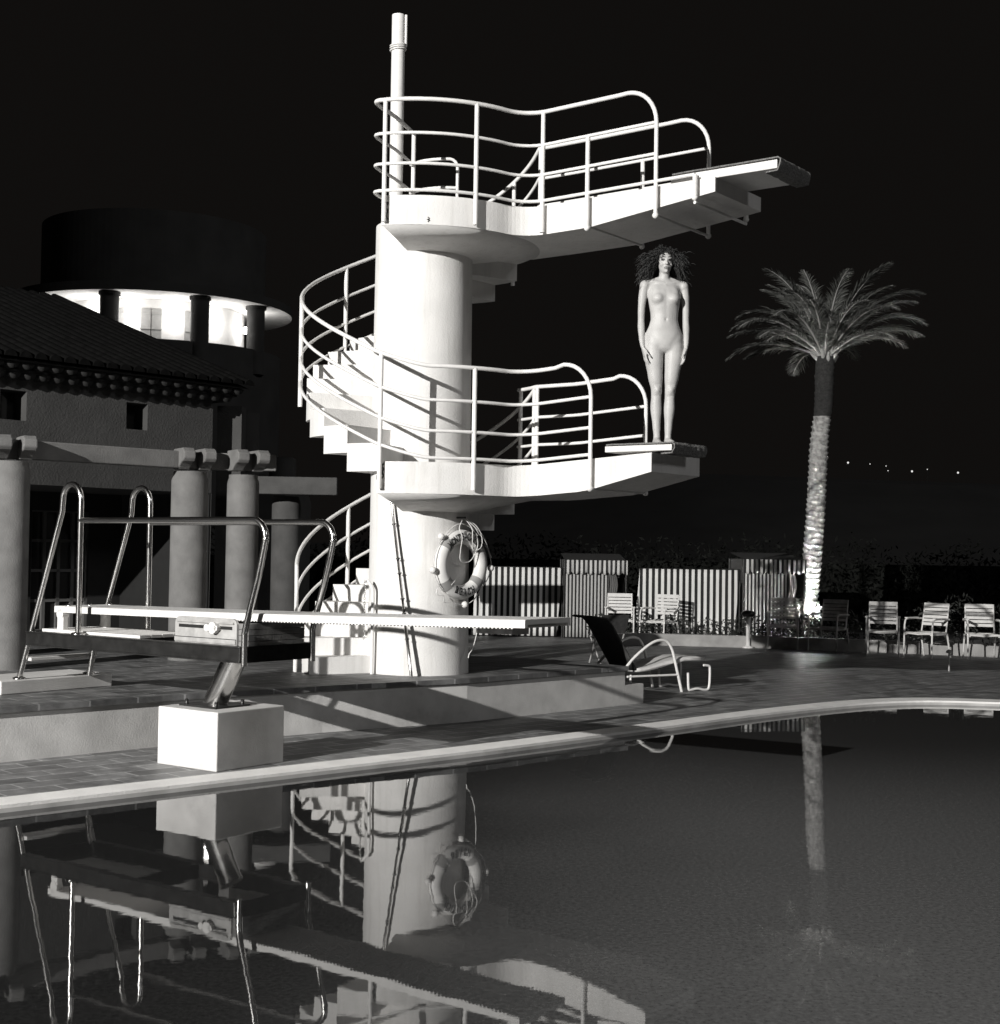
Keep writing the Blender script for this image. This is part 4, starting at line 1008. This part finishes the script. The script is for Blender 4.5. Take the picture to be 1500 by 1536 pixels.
def tent(px0, px1, px2, D, yt, yc, label, lab2, dim):
    s0 = onY(px0, 830, D); s1 = onY(px1, 830, D); s2 = onY(px2, 830, D)
    zt1 = onY(px0, yt, D).z; ztc = onY(px1, yc, D).z
    wb = empty('windbreak', (s0.x, D, zd), label=label, cat='windbreak')
    L_ = s1.x-s0.x-.02
    canvas('canvas', Vector((0,0,0)), Vector((L_,0,0)), 0.02, zt1-zd, 'st_wide', wb, .006, .112, -.10)
    mb = MB()
    mb.tube([(0,.02,zt1-zd),(L_,.02,zt1-zd)], .018, 8); mb.build('top_rail', 'darksteel', wb)
    for x in (0, L_/2, L_):
        mb = MB(); mb.tube([(x,.03,0),(x,.03,zt1-zd)], .016, 8); mb.build('post', 'darksteel', wb)
    cb = empty('cabana', (s1.x, D-.25, zd), label=lab2, cat='cabana')
    W = s2.x-s1.x; Hc = ztc-zd
    canvas('side_canvas', Vector((0,0,0)), Vector((W*.72,0,0)), .02, Hc-.12, 'st_narrow', cb, .004, .066, 0)
    v = canvas('valance', Vector((0,0,0)), Vector((W+.02,0,0)), Hc-.22, Hc, 'st_valance', cb, .02, .135, 0, .05); v.location.y = -.05
    mb = MB()
    for x, wd in ((0,.0),(W,.0)):
        for y in (0, 1.6): 
            m2 = MB(); m2.tube([(x,y,0),(x,y,Hc)], .02, 8); m2.build('post', 'darksteel', cb)
    mb = MB(); mb.add([(0,0,Hc),(W,0,Hc),(W,1.6,Hc+.12),(0,1.6,Hc+.12)], [(0,1,2,3)]); mb.build('roof_canvas', 'canvasdark', cb)
    mb = MB(); mb.add([(0,1.6,0),(W,1.6,0),(W,1.6,Hc),(0,1.6,Hc)], [(0,1,2,3)]); mb.add([(W,0,0),(W,1.6,0),(W,1.6,Hc),(W,0,Hc)], [(0,1,2,3)]); mb.build('back_canvas', 'canvasdark', cb)
    # tied curtain at the opening
    mb = MB(); vs = []; n = 14
    for j in range(13):
        z = Hc-.14-(Hc-.2)*j/12; wd = .10+.05*math.sin(j*.5); x0 = W*.70+.04*math.sin(j*.55)
        for i in range(n+1): vs.append((x0+wd*i/n, -.02+.02*math.sin(i*1.7), z))
    mb.add(vs, [(j*(n+1)+i, j*(n+1)+i+1, (j+1)*(n+1)+i+1, (j+1)*(n+1)+i) for j in range(12) for i in range(n)], True); mb.build('curtain', 'frame' if dim else 'chairdim', cb)  # dim cabana: the tower's shade is put into a darker curtain colour
M['st_valance'] = stripes('valance_stripes', .6, .02, 1/.085)
tent(960, 1112, 1203, 26.2, 853, 838.5, 'bright striped canvas windbreak with wide pale bands, left of the palm', 'striped cabana with scalloped valance standing nearest the palm trunk', False)
tent(716, 846, 938, 26.8, 850, 839.5, 'dim striped canvas windbreak right behind the tower column', 'shadowed striped cabana between the tower and the dark gap', True)

# chairs --------------------------------------------------------------
def make_chair(m):
    ch = empty('garden_chair', (0,0,0)); W, D_ = .50, .46; sh = .40
    mb = MB()
    for i in range(7): mb.box((0, -D_/2+.035+i*.066, sh-.012*math.sin(i/6*math.pi)), W-.04, .052, .016)
    mb.box((-W/2+.03,0,sh-.025), .022,D_,.03); mb.box((W/2-.03,0,sh-.025), .022,D_,.03); mb.tube([(-W/2+.02,-D_/2,sh-.01),(0,-D_/2-.01,sh-.025),(W/2-.02,-D_/2,sh-.01)], .014, 8); mb.build('seat', m, ch)
    mb = MB(); up = Vector((0,.20,1)).normalized()
    for i in range(6):
        c = Vector((0, D_/2+.01, sh+.075)) + up*(.052+i*.060) + Vector((0,.012*math.sin(i/5*3.14),0)); mb.box(c, W-.07, .014, .046, (1,0,0), up.cross(Vector((1,0,0))), up)
    for s in (-1,1): mb.tube([Vector((s*(W/2-.03),D_/2-.01,sh-.01)), Vector((s*(W/2-.03),D_/2+.01,sh+.07)), Vector((s*(W/2-.035),D_/2+.01,sh+.07))+up*.37], .013, 8)
    mb.box(Vector((0, D_/2+.01, sh+.07))+up*.385, W-.05, .02, .03, (1,0,0), up.cross(Vector((1,0,0))), up); mb.build('backrest', m, ch)
    for s in (-1,1):
        mb = MB(); P = [Vector((s*W/2,-D_/2-.02,0)),Vector((s*W/2,-D_/2,.50)),Vector((s*W/2,-D_/2+.02,.585)),Vector((s*W/2,-D_/2+.07,.612)),Vector((s*W/2,0,.618)),Vector((s*W/2,D_/2+.04,.61))]
        mb.tube(catmull(P[1:],3), .015, 8); mb.box((s*W/2,-.02,.628), .052,.34,.018); mb.build('armrest', m, ch, bevel=.004)
        mb = MB(); mb.tube([P[0],P[1]], [.013,.016], 8); mb.build('leg', m, ch)
        mb = MB(); mb.tube([(s*(W/2-.01),D_/2+.10,0),(s*(W/2-.015),D_/2+.0,sh-.02)], [.013,.016], 8); mb.build('leg', m, ch)
    return ch
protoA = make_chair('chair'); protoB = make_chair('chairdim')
spots = [(929,964,-5,0,'white slatted garden chair facing the pool beside the dim cabana'),
 (988,966,-38,0,'white slatted garden chair turned left in front of the wide striped windbreak'),
 (1174,974,-12,1,'slatted garden chair between the bollard lamp and the white blossom'),
 (1242,978,-36,1,'dim slatted garden chair turned left just right of the palm base'),
 (1324,984.5,-16,1,'dim slatted garden chair seen square on, third from the right end'),
 (1389,987,-48,0,'bright white garden chair turned left, second from the right end'),
 (1473,990,-10,0,'bright white garden chair facing the pool at the right end of the row')]
usedA = usedB = False
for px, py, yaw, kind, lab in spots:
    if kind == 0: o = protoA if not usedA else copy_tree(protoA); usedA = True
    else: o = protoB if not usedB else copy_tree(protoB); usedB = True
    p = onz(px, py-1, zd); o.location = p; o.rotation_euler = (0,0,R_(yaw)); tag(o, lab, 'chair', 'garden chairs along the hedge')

# lounger -------------------------------------------------------------
foot = onz(1060, 1036, zd); ldir = Vector((.86,.51,0)).normalized()
lg = empty('sun_lounger', (foot.x, foot.y, zd), math.atan2(ldir.y, ldir.x), label='white tubular sun lounger with pale cushion and raised dark back beside the terrace end', cat='sun lounger')
W = .56; 
for s in (0, 1):
    y = s*W
    mb = MB(); mb.tube(catmull([Vector(q) for q in ((-.05,y,.30),(.03,y,.29),(.045,y,.24),(.04,y,.08),(.02,y,.02),(-.04,y,.012),(-.14,y,.03),(-.24,y,.018),(-.27,y,.04),(-.28,y,.22))],4), .015, 8); mb.build('foot_loop', 'rail', lg)
    mb = MB(); mb.tube(catmull([Vector(q) for q in ((-1.22,y,.25),(-1.05,y,.42),(-.80,y,.58),(-.62,y,.60),(-.52,y,.50),(-.45,y,.28),(-.37,y,.0))],5), .017, 8); mb.build('armrest', 'rail', lg)
    mb = MB(); mb.tube([(-1.15,y,.20),(-.42,y,.20)], .013, 8); mb.tube([(-1.1,y,.22),(-1.12,y,0)], .013, 8); mb.build('side_bar', 'rail', lg)
def slabprof(name, prof, th, m, y0=.03, y1=W-.03):
    mb = MB(); n = len(prof); vs = []; NY = 10
    nb = []
    for i in range(n):
        a_ = Vector(prof[max(0,i-1)]); b_ = Vector(prof[min(n-1,i+1)]); t = (b_-a_).normalized(); nb.append(Vector((-t.y, t.x)))
    for j in range(NY+1):
        y = y0+(y1-y0)*j/NY; sh = 1 if 0 < j < NY else .55
        for i in range(n): vs.append((prof[i][0]+nb[i].x*th*sh/2, y, prof[i][1]+nb[i].y*th*sh/2))
        for i in reversed(range(n)): vs.append((prof[i][0]-nb[i].x*th*sh/2, y, prof[i][1]-nb[i].y*th*sh/2))
    K = 2*n; mb.add(vs, [(j*K+i, j*K+(i+1)%K, (j+1)*K+(i+1)%K, (j+1)*K+i) for j in range(NY) for i in range(K)] + [list(range(K)), [NY*K+i for i in range(K)]], True); return mb.build(name, m, lg)
slabprof('cushion', [(.0,.37),(-.12,.375),(-.30,.372),(-.48,.345),(-.64,.305),(-.80,.275),(-.93,.265),(-1.00,.27)], .055, 'cushion')
slabprof('backrest', [(-1.0,.27),(-1.10,.42),(-1.22,.60),(-1.34,.78),(-1.42,.86),(-1.56,.875)], .03, 'canvasdark')
# dark folding chair behind it
fc = onz(912, 1000, zd); fo = empty('folding_chair', fc, R_(200), label='dark canvas folding chair half hidden behind the terrace end', cat='folding chair')
for s in (-1,1):
    mb = MB(); mb.tube([(s*.21,-.20,0),(s*.21,.22,.72)], .012, 8); mb.build('leg', 'chairdim', fo); mb = MB(); mb.tube([(s*.19,.22,0),(s*.19,-.20,.42)], .012, 8); mb.build('leg', 'chairdim', fo)
mb = MB(); mb.add([(-.2,-.2,.41),(.2,-.2,.41),(.2,.06,.38),(-.2,.06,.38)], [(0,1,2,3)]); o = mb.build('seat', 'canvasdark', fo); o.modifiers.new('s','SOLIDIFY').thickness = .01
mb = MB(); mb.add([(-.21,.10,.48),(.21,.10,.48),(.21,.24,.74),(-.21,.24,.74)], [(0,1,2,3)]); o = mb.build('backrest', 'canvasdark', fo); o.modifiers.new('s','SOLIDIFY').thickness = .01

# palm ---------------------------------------------------------------
PD = 27.0
ctl = [(1211,960),(1212,905),(1217,850),(1222,790),(1226,720),(1229,660),(1235,610),(1237,560),(1238,535)]
cp = [onY(x,y,PD) for x, y in ctl]; cp[0].z = zd
pb0 = cp[0].copy(); palm = empty('palm_tree', pb0, label='tall palm with ringed trunk lit from its foot and arching feathery fronds', cat='palm tree')
P = catmull([p-pb0 for p in cp], 10)
def trunk(P, r0, r1, name, m, rings, seed):
    # resample
    L = [0]; 
    for i in range(1,len(P)): L.append(L[-1]+(P[i]-P[i-1]).length)
    n = int(L[-1]/.016); mb = MB(); vs = []; K = 28; k = 0
    for i in range(n+1):
        s = L[-1]*i/n
        while k < len(L)-2 and L[k+1] < s: k += 1
        t = (s-L[k])/max(1e-6, L[k+1]-L[k]); c = P[k].lerp(P[k+1], t); r = r0+(r1-r0)*i/n
        for j in range(K):
            a = 2*math.pi*j/K; tw_ = s/.105 + (j/K)*1.0 + .35*noise.noise(Vector((math.cos(a)*1.5, math.sin(a)*1.5, s*2+seed)))
            saw = (tw_ % 1); lump = rings*(.9*saw**1.5 - .4) * (1+.8*noise.noise(Vector((math.cos(a)*4, math.sin(a)*4, s*9))))
            rr = r*(1+.05*noise.noise(Vector((0,seed,s*1.3)))) + lump + .012*noise.noise(Vector((math.cos(a)*7,math.sin(a)*7,s*16)))
            vs.append((c.x+rr*math.cos(a), c.y+rr*math.sin(a), c.z))
    mb.add(vs, [(i*K+j, i*K+(j+1)%K, (i+1)*K+(j+1)%K, (i+1)*K+j) for i in range(n) for j in range(K)], True); return mb.build(name, m, palm)
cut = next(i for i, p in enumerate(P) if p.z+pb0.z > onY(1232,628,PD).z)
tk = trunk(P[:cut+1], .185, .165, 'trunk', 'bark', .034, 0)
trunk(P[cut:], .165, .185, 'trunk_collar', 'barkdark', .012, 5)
top = P[-1]
for i in range(22):      # cut frond bases
    a = i*2.4; e = R_(52+18*math.sin(i*1.3)); d = Vector((math.cos(a)*math.cos(e), math.sin(a)*math.cos(e), math.sin(e))); s_ = top+Vector((math.cos(a)*.13, math.sin(a)*.13, -.12+.012*i))
    mb = MB(); L_ = rnd.uniform(.16,.30); w_ = Vector((-math.sin(a), math.cos(a), 0)); mb.tube([s_, s_+d*L_*.5, s_+d*L_], [.050,.036,.020], 7); mb.build('frond_base', 'rachis', palm)
def frond(az, el, L_, droop, sd):
    r3 = random.Random(sd); mb = MB(); N = 26; P = []; p = top+Vector((math.cos(az)*.07, math.sin(az)*.07, .0)); e = el
    h = Vector((math.cos(az), math.sin(az), 0)); T_ = []
    for k in range(N+1):
        t = k/N; P.append(p.copy()); d = h*math.cos(e)+Vector((0,0,math.sin(e))); T_.append(d); p = p + d*(L_/N); e -= droop/N*(.25+1.5*t)*.85
    side = Vector((-math.sin(az), math.cos(az), 0))
    rm_ = MB(); rm_.tube(P, [.024*(1-.85*k/N)+.003 for k in range(N+1)], 6); ra = rm_.build('frond', 'rachis', palm)
    for k in range(3, N+1):
        for sub in (0,.25,.5,.75):
            t = (k+sub)/N
            if t > 1: continue
            c = P[min(k,N)].lerp(P[min(k+1,N)], sub); d = T_[k]; nrm = side.cross(d).normalized()*-1
            ll = .56*math.sin(math.pi*min(1,(t*.86+.12)))**.7*L_/2.2
            for s in (-1,1):
                ld = (d*1.0 + side*s*.62 + Vector((0,0,1))*(.22) + Vector((r3.gauss(0,.10),r3.gauss(0,.10),r3.gauss(0,.10)))).normalized()
                w_ = ld.cross(Vector((r3.gauss(0,.5),r3.gauss(0,.5),1))).normalized()*.0085
                m1 = c+ld*ll*.5-Vector((0,0,.03)); m2 = c+ld*ll-Vector((0,0,.13*ll/.4))
                mb.add([c-w_*.5, c+w_*.5, m1+w_, m2, m1-w_], [(0,1,2,4),(4,2,3)])
    mb.build('leaflets', 'palm', ra)
spec = [(R_(180),46,1.75,1.9),(R_(205),40,1.85,1.75),(R_(165),58,1.8,2.0),(R_(192),30,1.75,1.3),(R_(0),48,1.85,1.8),(R_(-25),52,1.75,1.4),(R_(15),38,1.95,1.45),(R_(-10),60,2.0,1.6),
        (R_(240),62,1.5,1.8),(R_(265),58,1.25,2.3),(R_(290),62,1.5,1.8),(R_(140),68,1.8,1.3),(R_(110),72,1.8,1.1),(R_(60),70,1.8,1.2),(R_(35),56,2.0,1.5),(R_(90),50,1.9,1.6),(R_(-50),50,1.7,1.7),(R_(222),48,1.7,1.8),(R_(320),72,1.9,1.2),(R_(120),40,1.8,1.6),(R_(75),40,1.8,1.6),(R_(200),70,1.9,1.3)]
for i, (az, el, L_, dp) in enumerate(spec): frond(az+rnd.uniform(-.1,.1), R_(el), L_*1.12, dp*.95, i)
for i in range(14): frond(rnd.uniform(0,6.28), R_(rnd.uniform(58,86)), rnd.uniform(1.5,2.1), rnd.uniform(.7,1.8), 60+i)
for i in range(9): frond(i*.7+.3, R_(rnd.uniform(12,34)), rnd.uniform(1.5,1.9), rnd.uniform(1.0,1.5), 90+i)
# up-light at its foot and the blossom around it
lp = onY(1206, 925, PD-.55)
ll = empty('garden_uplight', (lp.x,lp.y,zd), label='small garden lamp hidden in white blossom at the palm foot', cat='lamp')
mb = MB(); mb.tube([(0,0,0),(0,0,.34)], .02, 8); mb.build('stake', 'darksteel', ll)
mb = MB(); mb.lathe([(.02,.34),(.07,.38),(.075,.46),(.06,.46),(.06,.40)], (0,0,0), 16); mb.build('shade', 'darksteel', ll); mb = MB(); mb.ball((0,0,.43), .045, 6); mb.build('bulb', 'bulb', ll)
spot('uplight', (lp.x, lp.y-.05, zd+.52), (cp[3].x, PD, 3.0), PALM, 100, .9, .03)
fb = MB(); c = onY(1204, 914, PD-.85)
for k in range(15): leaves(fb, (c.x+rnd.uniform(-.30,.34), c.y+rnd.uniform(-.12,.15), c.z+rnd.uniform(-.12,.12)), (.12,.12,.10), 34, .055, flat=.6)
bl = empty('flowering_shrub', (c.x, c.y, zd), label='white flowering shrub glowing at the foot of the palm', cat='shrub')
for i, v in enumerate(fb.v): fb.v[i] = (v[0]-c.x, v[1]-c.y, v[2]-zd)
fb.build('blossom', 'flower', bl)
sb_ = MB(); leaves(sb_, (0,.15,.45), (.45,.2,.42), 500, .05); sb_.build('foliage', 'leaf', bl)
point('shrub_lamp', (c.x+.02, c.y-.34, c.z+.02), PALM*.05, .05)
# bollard lamp
bp_ = onz(1122, 972, zd); bo_ = empty('bollard_lamp', bp_, label='short white bollard lamp with round dark cap left of the shrub', cat='bollard lamp')
mb = MB(); mb.lathe([(.001,0),(.10,0),(.10,.02),(.05,.035),(.035,.05),(.035,.55),(.001,.55)], (0,0,0), 20); mb.build('post', 'chair', bo_)
mb = MB(); mb.lathe([(.001,.53),(.09,.54),(.13,.58),(.12,.61),(.06,.64),(.001,.65)], (0,0,0), 24); mb.build('cap', 'darksteel', bo_)
# little ground spike lamp near the right chairs
gp = onz(1417, 984, zd+hb); go_ = empty('path_light', (gp.x,gp.y+.05,zd), label='tiny mushroom-headed path light between the two right-hand white chairs', cat='path light')
mb = MB(); mb.tube([(0,-.25,0),(0,-.25,.26)], .012, 8); mb.build('stem', 'chairdim', go_); mb = MB(); mb.lathe([(.001,.25),(.045,.26),(.04,.29),(.001,.31)], (0,-.25,0), 14); mb.build('head', 'chairdim', go_)

# dark trees and far shrubs closing the view ------------------------------
M['treeleaf'] = mat('night_foliage', .012, .9, var=.6, scale=3, spec=.1, tint=(1,1.05,.95))
M['treebark'] = mat('night_bark', .02, .95, var=.4, spec=.1)
hb_ = MB()
for k in range(110):
    x = -7+k*.31; hh_ = 1.02+.22*noise.noise(Vector((x*.6,3,0))); leaves(hb_, (x, 31.6+rnd.uniform(-.3,.3), hh_), (.45,.4,hh_), 170, .07)
    hb_.box((x,31.95,.7), .32,.3,1.5)
tag(hb_.build('boundary_hedge', 'treeleaf'), 'long chest-high black hedge behind the cabanas and chairs', 'hedge')
# far lamps on the hillside
hl = [(1241,685),(1272,694),(1305,696),(1329,699),(1332,706),(1368,707),(1391,704),(1437,709)]
hill = MB(); nx_, ny_ = 60, 12; vs = []
for j in range(ny_+1):
    for i in range(nx_+1):
        x = -120+320*i/nx_; y = 130+110*j/ny_; k = min(1, (y-130)/40); vs.append((x, y, -1 + k*(12.0 - .020*(x-40)) *(1 if x > 20 else max(.15, 1-(20-x)*.02)) + (y-170)*.02*(y > 170)))
hill.add(vs, [(j*(nx_+1)+i, j*(nx_+1)+i+1, (j+1)*(nx_+1)+i+1, (j+1)*(nx_+1)+i) for j in range(ny_) for i in range(nx_)], True)
M['hillside'] = mat('rocky_hillside', .065, .95, var=.12, scale=.2)
tag(hill.build('hill', 'hillside'), kind='structure')
hl_names = ['just right of the palm trunk','second out from the palm trunk','third out from the palm trunk','upper one of the close pair','lower one of the close pair','bright one right of the close pair','faint one second from the right','rightmost one']
for (x, y), nm in zip(hl, hl_names):
    p = onY(x, y, 170); r = .12 if x in (1437,1368,1272) else .06
    t = empty('far_lamp', p, label='tiny distant lamp in the dark, '+nm, cat='lamp', group='distant lamps on the dark shore')
    mb = MB(); mb.ball((0,0,0), r, 5); mb.build('globe', 'farbulb', t)
    mb = MB(); mb.tube([(0,0,-r),(0,0,-1.6)], .03, 5); mb.build('pole', 'hillside', t)
# weak fill sun, added to lift dark right sides and end faces
l = bpy.data.lights.new('fill_sun', 'SUN'); l.energy = FILL_SUN; l.angle = R_(8); o = bpy.data.objects.new('fill_sun', l); COL.objects.link(o); o.rotation_euler = (R_(66), 0, R_(52))
